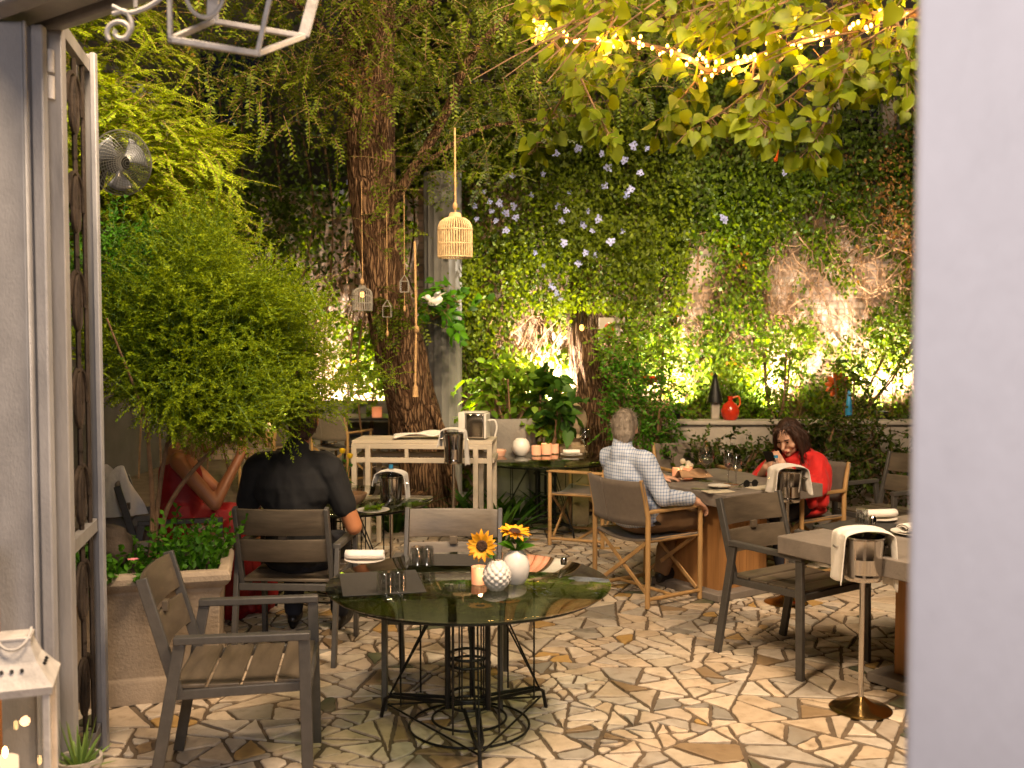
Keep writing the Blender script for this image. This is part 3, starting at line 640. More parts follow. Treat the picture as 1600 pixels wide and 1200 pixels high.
wine_stand(-.44, 7.45, 'tall steel wine bucket stand in front of the pale wooden sideboard', 1.00, radians(-10), 0, 'narrow white towel hanging on the tall wine bucket by the sideboard', .080, .23, .12, (.10,.24))
wine_stand(-.80, 6.55, 'steel wine bucket stand holding a blue capped bottle behind the black polo man', .80, radians(-8), 0, 'white towel on the wine bucket with the blue capped bottle', .080, .22, .12, (.06,.2))
def bottle(p, label, h=.22, R=.03):
    r = thing('water_bottle', label, 'bottle', p, 0, 'blue capped water bottles')
    m = MB(); m.lathe([(0,0),(R,0),(R,h*.62),(R*.9,h*.70),(R*.42,h*.86),(R*.42,h*.93),(0,h*.93)], 20); m.build('body', M['water'], r)
    m = MB(); m.lathe([(0,h*.91),(R*.5,h*.91),(R*.5,h),(0,h)], 16); m.build('cap', M['blue'], r)
bottle(V((-.80,6.55,.62)), 'clear water bottle with blue cap standing in the wine bucket', .26)
# ---- set table one (concrete)
p = onc(1103, 752); wineglass(p, 'large wine glass of red wine before a taupe chair', .235, .058, 'redwine')
p = onc(1138, 756); wineglass(p, 'tall white wine glass beside the large red wine glass', .215, .038, 'rose')
p = onc(1150, 757); wineglass(p, 'clear empty wine glass in front of the woman in red', .20, .036)
bottle(onc(1212, 757), 'small water bottle with blue cap held by the woman in red', .20, .028)
tealight(onc(1057, 746), 'lit candle cup at the checked-shirt man\'s elbow', .03, .07); tealight(onc(1075, 748), 'lit candle cup next to the brown napkin', .032, .08)
m = MB(); 
for k in range(9): a = random.uniform(0,6.3); m.ell((random.uniform(-.035,.035), random.uniform(-.03,.03), .09+random.uniform(-.03,.03)), .022, n=8)
tag(m.build('pink_flower', M['l_pink'] if 'l_pink' in M else M['pvc'], loc=onc(1072, 746)), 'pale pink blossoms behind the candle cups', 'flower')
m = MB(); m.grid(lambda u, v: V(((u-.5)*.24, (v-.5)*.15, .03+.03*sin(u*5+1)*sin(v*6)+.025*(1-(2*v-1)**2))), 14, 12); tag(m.build('brown_napkin', M['brownpaper'], loc=onc(1088, 752)+V((-.02,.05,0)), rz=.3, solid=.006), 'crumpled brown napkin lying under the large wine glass', 'napkin')
p = onc(1124, 762); plate(p, 'white dish with cutlery beneath the white wine glass', .075)
m = MB(); m.bar((0,0,.016), (.17,.02,.016), .014, .003); m.ell((.19,.022,.017), (.028,.016,.005), n=10); tag(m.build('fork', M['chrome'], loc=onc(1108,764), rz=-.25), 'steel fork lying across the white dish', 'cutlery')
m = MB(); m.bar((0,0,.004), (.2,-.01,.004), .016, .003); tag(m.build('knife', M['chrome'], loc=onc(1080,764), rz=-.45), 'steel knife beside the cream menu card', 'cutlery')
tag(flatrect('menu_card', onc(1122, 768), .19,.11,TA-.3,M['pvc']), 'cream menu card at the near corner of the concrete table', 'menu', 'menu cards')
tag(flatrect('menu_card', onc(1192, 762), .20,.13,TA,M['l_menu'] if 'l_menu' in M else M['pvc']), 'menu card beside the folded dark sunglasses', 'menu', 'menu cards')
m = MB()
for s in (-1, 1): m.lathe([(0,-.003),(.024,-.003),(.026,0),(.024,.003),(0,.003)], 18, (s*.033,0,.024), Matrix.Rotation(pi/2,3,'X'))
m.bar((-.012,0,.03),(.012,0,.03),.005,.005); m.tube([(-.06,0,.03),(-.055,.05,.006)],.003,6); m.tube([(.06,0,.03),(.055,.05,.006)],.003,6)
tag(m.build('sunglasses', M['black_iron'], loc=onc(1173, 761), rz=.4), 'dark sunglasses lying on the concrete table', 'glasses')
# ---- set table two
tag(flatrect('placemat', onc(1345, 824)+V((.02,.02,0)), .42,.32,TA,M['placemat']), 'dark placemat on the concrete table by the door jamb', 'placemat', 'charcoal placemats')
p = onc(1372, 813); plate(p, 'white plate under a rolled napkin near the door jamb', .10); napkin_roll(p+V((0,0,.016)), 'rolled cream napkin on the plate near the door jamb', .2, .028, .15)
m = MB(); R=.036; m.lathe([(R,0),(R*.82,.08),(0,.085),(0,.078),(R*.76,.074),(R*.93,.0)], 24); tag(m.build('tumbler', M['glass'], loc=onc(1347,818)), 'upturned tumbler beside the rolled napkin', 'glass')
m = MB(); m.lathe([(0,0),(.02,0),(.02,.05),(.012,.06),(0,.062)], 16); tag(m.build('pepper_mill', M['chrome'], loc=onc(1363,824)), 'small steel mill behind the towel draped bucket', 'shaker')
p = onc(1412, 835); p.x += .05; plate(p, 'white plate cut off by the door jamb', .11); napkin_roll(p+V((0,0,.014)), 'white napkin cut off by the door jamb', .18, .03, .6)
# ---- far round table
def on2(px, py): return onz(px, py, ZG)
m = MB(); m.lathe([(0,0),(.045,0),(.075,.04),(.082,.08),(.07,.125),(.045,.15),(.04,.145),(.06,.08),(0,.01)], 28); tag(m.build('vase', M['ceramic'], loc=on2(814, 711)), 'round white vase on the far glass table beside candles', 'vase', 'white vases on the far table')
tealight(on2(838, 711), 'lit candle cup touching the far round vase', .042, .085); tealight(on2(854, 710), 'brightest candle cup on the far glass table', .045, .10); tealight(on2(866, 708), 'lit candle cup nearest the rose wine glass', .04, .085)
wineglass(on2(858, 706)+V((0,.15,0)), 'clear wine glass standing behind the far candles', .24, .05); wineglass(on2(836, 708)+V((0,.2,0)), 'clear wine glass behind the far white vase', .2, .055)
wineglass(on2(914, 712), 'wine glass of rose wine beside the checked-shirt man', .25, .05, 'rose')
m = MB(); m.lathe([(0,0),(.06,0),(.075,.05),(.07,.055),(.055,.01),(0,.01)], 24); tag(m.build('bowl', M['wcup'], loc=on2(778, 712)), 'small cream bowl at the rim of the far glass table', 'bowl')
p = on2(893, 712); plate(p, 'white plate on the far glass table by the rose wine', .1); napkin_roll(p+V((0,0,.016)), 'napkin on the plate by the rose wine', .15, .025)
# ---- the couple's table
def on3(px, py): return onz(px, py, ZG)
m = MB(); m.lathe([(0,0),(.03,0),(.034,.07),(.024,.12),(.028,.15),(.024,.15),(.02,.12),(.03,.07),(0,.005)], 24); fb = on3(536, 782); tag(m.build('vase', M['glass'], loc=fb), 'clear glass vase holding yellow roses on the couple\'s table', 'vase')
for (px, py, lab) in ((535,707,'yellow rose standing taller in the clear vase'),(547,715,'yellow rose leaning lower in the clear vase')):
    r = thing('rose', lab, 'flower', fb+V((0,0,.03)), 0, 'yellow roses'); h = aty(px, py, fb.y)-fb-V((0,0,.03))
    m = MB(); m.tube([(0,0,0), h*.5+V((.004,0,0)), h], .003, 6); m.build('stem', M['green_stem'], r)
    m = MB()
    for k in range(16):
        a = k*2.4; rr = .006+.0016*k; leaf_blade(m, h+V((cos(a)*rr*.4, sin(a)*rr*.4, -.005)), V((cos(a)*rr*30, sin(a)*rr*30, 1.2)), V((-cos(a),-sin(a),.3)), .032, .03, -.3)
    m.build('petals', M['yellow'], r)
    m = MB()
    for k in range(5): a = k*1.3; leaf_blade(m, h*.35+h*.12*k, V((cos(a), sin(a), .2)), (0,0,1), .06, .03, .4)
    m.build('leaf', M['l_bed'], r)
m = MB(); m.lathe([(0,0),(.04,0),(.09,.045),(.10,.075),(.094,.075),(.08,.045),(0,.008)], 28); tag(m.build('bread_basket', M['brownpaper'], loc=on3(549, 789)), 'brown bread basket beside the clear flower vase', 'basket')
p = on3(583, 800); plate(p, 'white plate with green salad by the wine bucket', .1)
m = MB()
for k in range(26): a = random.uniform(0,6.28); leaf_blade(m, (random.uniform(-.05,.05), random.uniform(-.05,.05), .015), V((cos(a), sin(a), random.uniform(.2,1.2))), (0,0,1), .05, .03, .3)
tag(m.build('salad', M['l_lit'], loc=p), 'small heap of green salad on the white plate', 'salad')
tag(flatrect('menu_card', on3(558, 800), .15,.10,.2,M['placemat']), 'dark tray beside the salad plate', 'tray')
m = MB(); m.lathe([(0,0),(.032,0),(.04,.1),(.037,.1),(.03,.005),(0,.005)], 24); tag(m.build('tumbler', M['glass'], loc=on3(560, 786)), 'clear tumbler behind the bread basket', 'glass')
# ================================================================ pale sideboard
sb = thing('sideboard', 'pale painted wooden sideboard with open rail and paired legs before the tree', 'sideboard', (-.70, 8.05, .008), radians(-4))
W2, D2, Hs = .56, .21, .90
m = MB(); 
for k in range(5): m.box((0, -D2+.045+k*.084, Hs-.012), (2*W2, .080, .024))
m.build('top', M['bench'], sb, bevel=.003)
m = MB()
for s in (-1, 1):
    for z in (.045,.155): m = MB(); m.bar((-W2,s*D2,Hs-z), (W2,s*D2,Hs-z), .03, .04); m.build('rail', M['bench'], sb, bevel=.003)
    m = MB(); m.bar((s*W2,-D2+.016,Hs-.155), (s*W2,D2-.016,Hs-.155), .03, .04); m.build('rail', M['bench'], sb, bevel=.003)
m = MB()
for x in (-.12, .30):
    for s in (-1, 1): m = MB(); m.box((x, s*D2, Hs-.1), (.03,.028,.069)); m.build('upright', M['bench'], sb, bevel=.003)
for x in (-W2+.02, -W2+.13, W2-.13, W2-.02):
    for s in (-1, 1): m = MB(); m.box((x, s*D2, (Hs-.03)/2), (.04,.04,Hs-.03)); m.build('leg', M['bench'], sb, bevel=.003)
p = aty(655, 690, 8.0); p.z = Hs+.012
m = MB(); m.grid(lambda u, v: V(((u-.5)*.40, (v-.5)*.22, .012+.03*abs(sin(u*4+v*2))*(.5+.5*sin(v*5+u*3))+.02*u)), 20, 12); tag(m.build('folded_cloth', M['cloth'], loc=p, solid=.012, rz=.06), 'crumpled white cloth lying on the pale sideboard', 'cloth')
ic = thing('ice_bucket', 'square chrome ice container with white sides on the sideboard end', 'ice bucket', V((aty(741,690,8.0).x, 7.98, Hs+.010)), radians(-10))
m = MB(); m.box((.02,0,.11), (.15,.16,.20)); m.build('body', M['chrome'], ic, bevel=.012)
m = MB(); m.box((-.085,0,.11), (.055,.17,.215)); m.box((.02,0,.215), (.16,.17,.012)); m.box((.105,0,.11),(.02,.17,.20)); m.build('casing', M['ceramic'], ic, bevel=.012)
m = MB(); m.tube(catmull([(.115,0,.15),(.17,0,.15),(.185,0,.09),(.17,0,.02)], 6), .007, 8); m.build('handle', M['ceramic'], ic)
# ================================================================ leaf clouds
T_RH = (np.array([(0,0,0),(.45,.5,.05),(1,0,-.10),(.45,-.5,.05)], float), np.array([(0,3,2,1)]))
T_OV = (np.array([(0,0,0),(.25,.40,.06),(.62,.42,.05),(1,0,-.14),(.62,-.42,.05),(.25,-.40,.06),(.5,0,-.03)], float), np.array([(1,0,6,2),(3,2,6,4),(6,0,5,4)]))
T_HT = (np.array([(0,0,0),(-.12,.24,.02),(.08,.47,.05),(.42,.50,.05),(.76,.28,-.04),(1.03,0,-.30),(.76,-.28,-.04),(.42,-.50,.05),(.08,-.47,.05),(-.12,-.24,.02),(.42,0,-.13)], float),
        np.array([(0,10,2,1),(10,4,3,2),(10,6,5,4),(10,8,7,6),(0,9,8,10)]))
def norm(a): return a/np.maximum(np.linalg.norm(a, axis=1, keepdims=True), 1e-9)
class Leaves:
    def __init__(s, templ=T_RH): s.t = templ; s.P = []; s.D = []; s.N = []; s.L = []; s.W = []
    def add(s, P, D, Nn, Ln, W):
        P = np.atleast_2d(P); n = len(P)
        s.P.append(P); s.D.append(np.broadcast_to(D, (n,3))); s.N.append(np.broadcast_to(Nn, (n,3))); s.L.append(np.broadcast_to(Ln, n)); s.W.append(np.broadcast_to(W, n))
    def build(s, name, mat, parent=None, loc=None):
        P, D, Nn = (np.concatenate(x) for x in (s.P, s.D, s.N)); Ln = np.concatenate(s.L)[:,None,None]; W = np.concatenate(s.W)[:,None,None]
        D = norm(D); Sd = norm(np.cross(D, Nn)); Nn = np.cross(Sd, D); tv, tf = s.t
        vs = P[:,None,:]+Ln*tv[None,:,0,None]*D[:,None,:]+W*tv[None,:,1,None]*Sd[:,None,:]+Ln*tv[None,:,2,None]*Nn[:,None,:]
        n, k = len(P), len(tv); fs = (tf[None]+(np.arange(n)*k)[:,None,None]).reshape(-1); nf = len(fs)//4
        me = bpy.data.meshes.new(name); me.vertices.add(n*k); me.vertices.foreach_set('co', vs.reshape(-1).astype(np.float32))
        me.loops.add(len(fs)); me.loops.foreach_set('vertex_index', fs.astype(np.int32)); me.polygons.add(nf)
        me.polygons.foreach_set('loop_start', np.arange(0, nf*4, 4, dtype=np.int32)); me.polygons.foreach_set('loop_total', np.full(nf, 4, dtype=np.int32))
        me.update(calc_edges=True); me.validate(); me.materials.append(mat)
        o = bpy.data.objects.new(name, me); COL.objects.link(o)
        if parent: o.parent = parent
        if loc is not None: o.location = loc
        return o
def rdir(n, zb=0): d = rng.normal(size=(n,3)); d[:,2] += zb; return norm(d)
def in_ell(n, c, r, hollow=0):
    d = rdir(n); u = rng.uniform(hollow**3, 1, n)**(1/3); return np.array(c)+d*u[:,None]*np.array(r)
def twig(lv, mbs, p, d, ln, nl, L0, W0, grav=.5, fan=1.1, pin=False, jit=.25, sr=.002):
    """one twig: a bending stem with leaves in two rows"""
    p = np.array(p, float); d = np.array(d, float); d /= np.linalg.norm(d); seg = max(3, nl//8 if not pin else 4); pts = [p]
    for i in range(seg):
        d = d+np.array([rng.normal(0,.06), rng.normal(0,.06), -grav/seg+rng.normal(0,.04)]); d /= np.linalg.norm(d); pts.append(pts[-1]+d*ln/seg)
    pts = np.array(pts); t = np.linspace(.12, 1, nl); x = t*seg; i = np.minimum(x.astype(int), seg-1); f = (x-i)[:,None]
    Q = pts[i]*(1-f)+pts[i+1]*f; dd = norm(pts[i+1]-pts[i]); up = np.array([rng.normal(0,.3), rng.normal(0,.3), 1.0]); sd = norm(np.cross(dd, up)); sg = np.where(np.arange(nl)%2 == 0, 1, -1)[:,None]
    if pin: D = norm(dd*.55+sd*sg*fan+rng.normal(0,jit*.5,(nl,3))); nn = np.cross(sd, dd)+rng.normal(0,.25,(nl,3))
    else: D = norm(dd*.8+sd*sg*fan*.7+rng.normal(0,jit,(nl,3))); nn = rng.normal(0,1,(nl,3))+np.array([0,0,1.])
    lv.add(Q, D, nn, L0*rng.uniform(.7,1.25,nl)*(1-.35*t), W0*rng.uniform(.8,1.2,nl))
    if mbs is not None: mbs.tube([tuple(q_) for q_ in pts], [sr*(1-.7*k/seg) for k in range(seg+1)], 3, cap=False)

# ================================================================ boundary walls and buildings
m = MB(); m.box((3.5,10.45,1.66), (8.4,.30,3.32)); tag(m.build('garden_wall', M['brick']), 'whitewashed brick garden wall glowing under uplights behind the concrete tables', 'wall')
m = MB(); m.box((-4.6,14.3,1.9), (11.0,.30,3.8)); tag(m.build('garden_wall', M['brick']), 'deeper brick garden wall behind the leaning tree trunk', 'wall')
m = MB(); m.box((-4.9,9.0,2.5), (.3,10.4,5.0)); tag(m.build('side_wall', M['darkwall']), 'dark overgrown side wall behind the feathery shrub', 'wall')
m = MB(); m.box((-.85,12.4,1.66), (.28,3.6,3.32)); tag(m.build('return_wall', M['brick']), 'return stretch of brick wall behind the grey stone column', 'wall')
lw = thing('planter_wall', 'low white plastered planter wall with stone coping below the ivy', 'wall', (0,0,0))
m = MB(); m.box((3.3,9.05,.47), (3.7,.16,.94)); m.build('wall', M['plaster'], lw, bevel=.01)
m = MB(); m.box((3.3,9.07,.955), (3.74,.26,.04)); m.build('coping', M['plaster'], lw, bevel=.012)
m = MB(); m.box((3.3,9.73,.44), (3.7,1.1,.88)); m.build('soil', M['soil'], lw)
hb = thing('building', 'dark rendered building with a barred window above the garden wall', 'building', (0,0,0))
m = MB(); m.box((5.0,12.6,4.0), (11.4,.3,8.0)); m.build('wall', M['darkwall'], hb)
wc = aty(1345, 184, 12.4); wd = m2 = MB(); m2.box((wc.x,12.46,wc.z), (.5,.06,.62)); wf = m2.build('window', M['navy'], hb)
m = MB(); 
for k in range(5): x = wc.x-.22+.11*k; m.tube([(x,12.39,wc.z-.33),(x,12.39,wc.z+.24),(x+.05,12.39,wc.z+.33)], .010, 6)
m.tube([(wc.x-.25,12.39,wc.z),(wc.x+.25,12.39,wc.z)], .008, 6); m.build('bar', M['stonecol'], wf)
m = MB()
for sx in (-1, 1): m = MB(); m.box((wc.x+sx*.33,12.42,wc.z), (.14,.10,.8)); m.build('side_jamb', M['plaster'], wf)
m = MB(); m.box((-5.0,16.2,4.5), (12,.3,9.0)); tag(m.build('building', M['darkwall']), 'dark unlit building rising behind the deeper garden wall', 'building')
wc = aty(285, 18, 11.8); m = MB(); m.box((wc.x,14.0,5.2), (.9,.2,.9)); 
tag(m.build('skylight_window', M['navy']), 'dark blue window glimpsed behind the hanging lantern frame', 'window')

# ================================================================ main tree
def trunk(name, pts, rad, mat, parent, n=72, per=14, ridge=.13, flare=0):
    path = catmull(pts, per); rr = lerps(rad, len(path)); mb = MB(); m_ = len(path); vs = []
    for i, c in enumerate(path):
        tz = (path[min(i+1,m_-1)]-path[max(i-1,0)]).normalized(); x = tz.cross(V((0,1,0))).normalized(); y = tz.cross(x)
        for k in range(n):
            a = 2*pi*k/n; u = V((cos(a)*2.2, sin(a)*2.2, c.z*.55+i*.02)); h = mnoise.noise(u*1.3)*1.0+.5*mnoise.noise(u*4.1)-.9*abs(mnoise.noise(V((cos(a)*6+.3*c.z, sin(a)*6, c.z*.9))))
            r = rr[i]*(1+ridge*h)*(1+flare*max(0, 1-i/6)*(.5+.5*sin(a*5))*.5); vs.append(c+(x*cos(a)+y*sin(a))*r)
    mb.add(vs, [(i*n+k, i*n+(k+1)%n, (i+1)*n+(k+1)%n, (i+1)*n+k) for i in range(m_-1) for k in range(n)])
    return mb.build(name, mat, parent, smooth=70)
YT = 9.0
tr = thing('leaning_tree', 'tall old tree with ridged brown trunk leaning over the pale sideboard', 'tree', (0,0,0))
tp = [aty(px, py, y) for px, py, y in ((672,800,9.2),(664,735,9.15),(652,665,9.1),(634,585,9.0),(614,505,8.95),(598,420,8.9),(586,330,8.85),(580,250,8.8),(582,170,8.75),(590,90,8.7),(598,0,8.6),(606,-120,8.5))]
trunk('trunk', tp, [.29,.25,.235,.22,.21,.205,.20,.205,.20,.145,.115,.10], M['bark'], tr, flare=.8)
def limb(pts, rad, name='limb'): m = MB(); pa = catmull(pts, 6); m.tube(pa, lerps(rad, len(pa)), 8); return m.build(name, M['bark'], tr)
limb([aty(578,190,8.8), aty(556,120,8.8), aty(548,40,8.9), aty(556,-60,9.0)], [.15,.12,.10,.08])
limb([aty(574,160,8.75), aty(540,110,8.5), aty(520,70,8.3), aty(480,20,8.0), aty(420,-20,7.7)], [.05,.04,.03,.022,.015])
limb([aty(560,130,8.75), aty(530,88,8.6), aty(548,48,8.5), aty(580,25,8.5)], [.03,.022,.018,.012])
limb([aty(602,330,8.8), aty(650,260,8.6), aty(700,170,8.4), aty(735,90,8.2), aty(790,30,8.0), aty(860,-30,7.9)], [.05,.045,.04,.032,.025,.015])
limb([aty(655,262,8.6), aty(742,205,8.5), aty(830,188,8.5), aty(900,180,8.6)], [.022,.018,.014,.008])
limb([aty(594,60,8.7), aty(660,10,8.4), aty(760,-40,8.1)], [.045,.035,.02])
limb([aty(640,640,9.0)+V((.18,-.1,0)), aty(676,640,8.9), aty(700,700,8.85), aty(706,760,8.9)], [.035,.035,.04,.04])
lv = Leaves(T_OV); sm = MB()
for c, r, n in (((-1.9,8.2,4.35),(1.3,.9,.9),420), ((-.6,8.3,4.3),(1.5,1.1,.85),620), ((.6,8.3,4.2),(1.0,.9,.7),330), ((-1.6,8.1,3.75),(.55,.6,.5),90), ((-.35,8.6,3.45),(.6,.5,.5),110), ((-1.05,8.5,2.9),(.32,.4,.5),40)):
    for p in in_ell(n, c, r, .2): twig(lv, sm, p, rdir(1, -.1)[0], rng.uniform(.22,.38), 17, .048, .020, .4, 1.0, True, .2, .0022)
lv.build('crown', M['l_tree'], tr); sm.build('twig', M['stem'], tr, smooth=0)
lv = Leaves(T_OV); sm = MB()                                              # epiphyte tuft half-way up the trunk
for p in in_ell(46, (-1.0,8.62,1.95), (.28,.18,.22)): twig(lv, sm, p, rdir(1, .1)[0], .26, 14, .05, .022, .7, 1.0, True)
lv.build('foliage', M['l_tree'], tr)
# second, feathery yellow-green tree at the left
ac = thing('feathery_tree', 'yellow green tree with fine drooping sprays above the wall fan', 'tree', (0,0,0))
b0 = V((-3.9,7.6,0)); m = MB(); pa = catmull([b0, b0+V((.1,-.1,1.2)), b0+V((.3,-.3,2.6)), b0+V((.6,-.5,3.9))], 6); m.tube(pa, lerps([.13,.11,.09,.05], len(pa)), 12); m.build('trunk', M['bark'], ac)
lv = Leaves(T_RH); sm = MB()
for c, r, n in (((-3.25,7.0,3.7),(.9,.9,.6),520), ((-3.0,6.9,3.05),(.95,.9,.45),820), ((-2.55,6.8,2.85),(.65,.8,.38),560), ((-3.5,6.9,2.55),(.7,.8,.42),420), ((-2.35,6.8,2.45),(.48,.6,.32),330), ((-3.4,7.2,4.3),(.9,.8,.5),380)):
    for p in in_ell(n, c, r, .3):
        d = np.array([rng.normal(.6,.5), rng.normal(-.35,.5), rng.normal(.08,.3)]); twig(lv, sm, p, d, rng.uniform(.22,.40), 38, .038, .014, .55, 1.1, True, .3, .002)
lv.build('crown', M['l_acacia'], ac); sm.build('twig', M['stem'], ac, smooth=0)
for k in range(4):
    m = MB(); e = V((-3.5+.2*k, 7.1+.1*k, 3.3+.25*(k % 3))); pa = catmull([b0+V((.45,-.4,2.4+.25*k)), (b0+V((.5,-.4,2.6+.25*k))+e)*.5+V((0,0,.2)), e], 6); m.tube(pa, lerps([.04,.03,.012], len(pa)), 6); m.build('limb', M['bark'], ac)
# dark leafage in the hollow between the trees
dk = thing('dark_creeper', 'dark leafy creeper in the shadowed hollow left of the old trunk', 'creeper', (0,0,0))
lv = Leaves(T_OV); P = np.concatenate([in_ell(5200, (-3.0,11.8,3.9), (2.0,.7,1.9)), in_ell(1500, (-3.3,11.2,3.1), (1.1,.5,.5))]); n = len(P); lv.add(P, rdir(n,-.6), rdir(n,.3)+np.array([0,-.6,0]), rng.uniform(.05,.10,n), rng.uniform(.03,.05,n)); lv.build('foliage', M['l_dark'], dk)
sm = MB()
for k in range(14): x = -4.6+.28*k; sm.tube(catmull([(x,12.2,0),(x+random.uniform(-.3,.3),12.0,1.5),(x+random.uniform(-.4,.4),11.9,3.2),(x,11.9,4.8)], 6), .012, 5)
sm.build('stem', M['stem'], dk, smooth=0)

# ================================================================ planter with shrub
YP = 4.62
pt = thing('stone_planter', 'large weathered stone planter box with moulded rim behind the grey gate', 'planter', (-1.83, 4.92, .006), radians(14))
hw, H0 = .40, .62
def sq(r0): return [(-r0,-r0),(r0,-r0),(r0,r0),(-r0,r0)]
prof = [(hw*.93,0),(hw*.93,.10),(hw*.915,.115),(hw*.90,.12),(hw*.935,.50),(hw*.95,.51),(hw*.97,.525),(hw*.97,.535),(hw*1.03,.555),(hw*1.06,.575),(hw*1.06,.60),(hw*1.03,.62),(hw*.92,.62),(hw*.90,.56)]
m = MB(); vs = [(x,y,z) for r0, z in prof for x, y in sq(r0)]; m.add(vs, [(i*4+k, i*4+(k+1)%4, (i+1)*4+(k+1)%4, (i+1)*4+k) for i in range(len(prof)-1) for k in range(4)]); m.build('body', M['terracotta'], pt, smooth=30, bevel=.006)
m = MB(); m.grid(lambda u, v: V(((u-.5)*.74, (v-.5)*.74, .565+.02*mnoise.noise(V((u*6,v*6,0))))), 14, 14); m.build('soil', M['soil'], pt)
fs_ = thing('feathery_shrub', 'large fine leaved green shrub growing from the stone planter', 'shrub', (0,0,0))
tb = V((-1.74,4.80,.56)); sm = MB()
for k in range(3):
    a = k*2.1; e = V((-1.55+.38*cos(a), 4.95+.3*sin(a), 1.35)); pa = catmull([tb+V((.03*cos(a), .03*sin(a), 0)), tb+V((.04*cos(a)+.02, .04*sin(a)+.02, .32)), (tb+e)*.5+V((0,0,.22)), e, e+V((.2*cos(a),.2*sin(a),.45))], 6); sm.tube(pa, lerps([.014,.012,.010,.008,.004], len(pa)), 7)
sm.build('stem', M['stem'], fs_)
lv = Leaves(T_RH); sm = MB(); lv2 = Leaves(T_OV)
cen = np.array([-1.56,4.95,1.64]); R_ = np.array([.51,.46,.52])
def sprig(c0, main, n, sp):
    for k in range(n):
        p = c0+rng.normal(0, sp, 3)*np.array([1,1,.75])
        if p[2] < 1.28+.04*abs(p[0]+1.3)+.55*max(0, -1.52-p[0]): continue
        twig(lv, sm, p, main+rng.normal(0,.38,3), rng.uniform(.11,.24), 38, .022, .0068, rng.uniform(.2,.7), 1.0, False, .45, .0012)
for k in range(104):
    d = rdir(1, .0)[0]; u = rng.uniform(.35,1.0); c0 = cen+d*u*R_*(1+.20*mnoise.noise(V(tuple(d*2.3)))); main = d*rng.uniform(.3,.9)+np.array([rng.normal(.1,.45), rng.normal(-.1,.3), rng.uniform(-.1,.9)])
    sprig(c0, main, 66, rng.uniform(.06,.13))
for k in range(9):                                                       # long arching shoots and the lower right skirt
    sprig(np.array([-1.20+rng.normal(0,.10), 4.9+rng.normal(0,.15), 1.38+rng.uniform(-.06,.22)]), np.array([.4,-.1,.25]), 70, .09)
for k in range(10): sprig(cen+rng.normal(0,.16,3), rdir(1,.3)[0], 50, .16)
for k in range(330):                                                     # denser, broader leaves in the top left clumps
    p = in_ell(1, (-1.95,5.05,2.02), (.30,.35,.30))[0]; twig(lv2, sm, p, rdir(1,.6)[0], .16, 15, .030, .012, .5, 1.0, False, .35)
lv.build('crown', M['l_feather'], fs_); lv2.build('top_shoot', M['l_bed'], fs_); sm.build('twig', M['green_stem'], fs_, smooth=0)
def bed(name, label, c, r, n, mat, L0=.05, W0=.028, up=.6, cat='plant', group=None):
    t_ = thing(name, label, cat, c, 0, group); lv = Leaves(T_OV); sm = MB()
    for k in range(n):
        p = np.array([rng.uniform(-1,1)*r[0], rng.uniform(-1,1)*r[1], 0]); h = r[2]*rng.uniform(.35,1)
        twig(lv, sm, p, np.array([p[0]*1.2+rng.normal(0,.2), p[1]*1.2+rng.normal(0,.2), up]), h, 13, L0, W0, .6, 1.0, False, .35, .002)
    lv.build('leaves', mat, t_); sm.build('stem', M['green_stem'], t_, smooth=0); return t_
bed('bedding_plant', 'low bright green bedding plants spilling over the planter rim', (-1.85,4.72,.57), (.24,.20,.20), 95, M['l_bed'], .042, .026, .5, group='bedding plants in the stone planter')
bed('bedding_plant', 'taller leafy bedding plant at the planter corner by the slat chair', (-1.55,4.80,.57), (.13,.14,.36), 46, M['l_bed'], .05, .026, .9, group='bedding plants in the stone planter')
bed('bedding_plant', 'trailing bedding plant at the gate side of the planter', (-2.0,4.52,.55), (.10,.10,.16), 34, M['l_bed'], .04, .024, .3, group='bedding plants in the stone planter')
m = MB(); m.ell((0,0,0), (.085,.09,.10), n=20)
for i, v in enumerate(m.v): n_ = mnoise.noise(V(v)*14); m.v[i] = tuple(V(v)*(1+.35*n_))
tag(m.build('rock', M['rust'], loc=(-1.90,4.72,.72)), 'rough brown rock among the bedding plants', 'rock')
m = MB()
for k in range(6): a = k*1.05; leaf_blade(m, (0,0,0), (cos(a), sin(a), .5), (0,0,1), .028, .022, .2)
tag(m.build('pink_flower', M['pink'], loc=aty(208,876,4.55)), 'single pink flower above the planter rim', 'flower')
tag(flatrect('bag', (-2.62,6.75,.0), .02,.02,0,M['cloth']), 'x', 'bag') if False else None
m = MB()
def bagf(u, v):
    a = 2*pi*u; r0 = .17*(1-.55*v)*(1+.12*sin(a*3+v*4)+.08*sin(a*7)); return V((r0*cos(a)*1.1, r0*sin(a)*.6, .02+.26*v-.05*sin(a*2)*v))
m.grid(bagf, 40, 14); tag(m.build('cloth_bag', M['cloth'], loc=(-2.48,6.15,.60)), 'slumped white cloth bag behind the shrub stems', 'bag')
m = MB(); m.lathe([(0,0),(.28,0),(.30,.03),(.30,.58),(0,.60)], 32); tag(m.build('side_stool', M['sling'], loc=(-2.48,6.15,.005)), 'round dark side stool carrying the white cloth bag', 'stool')
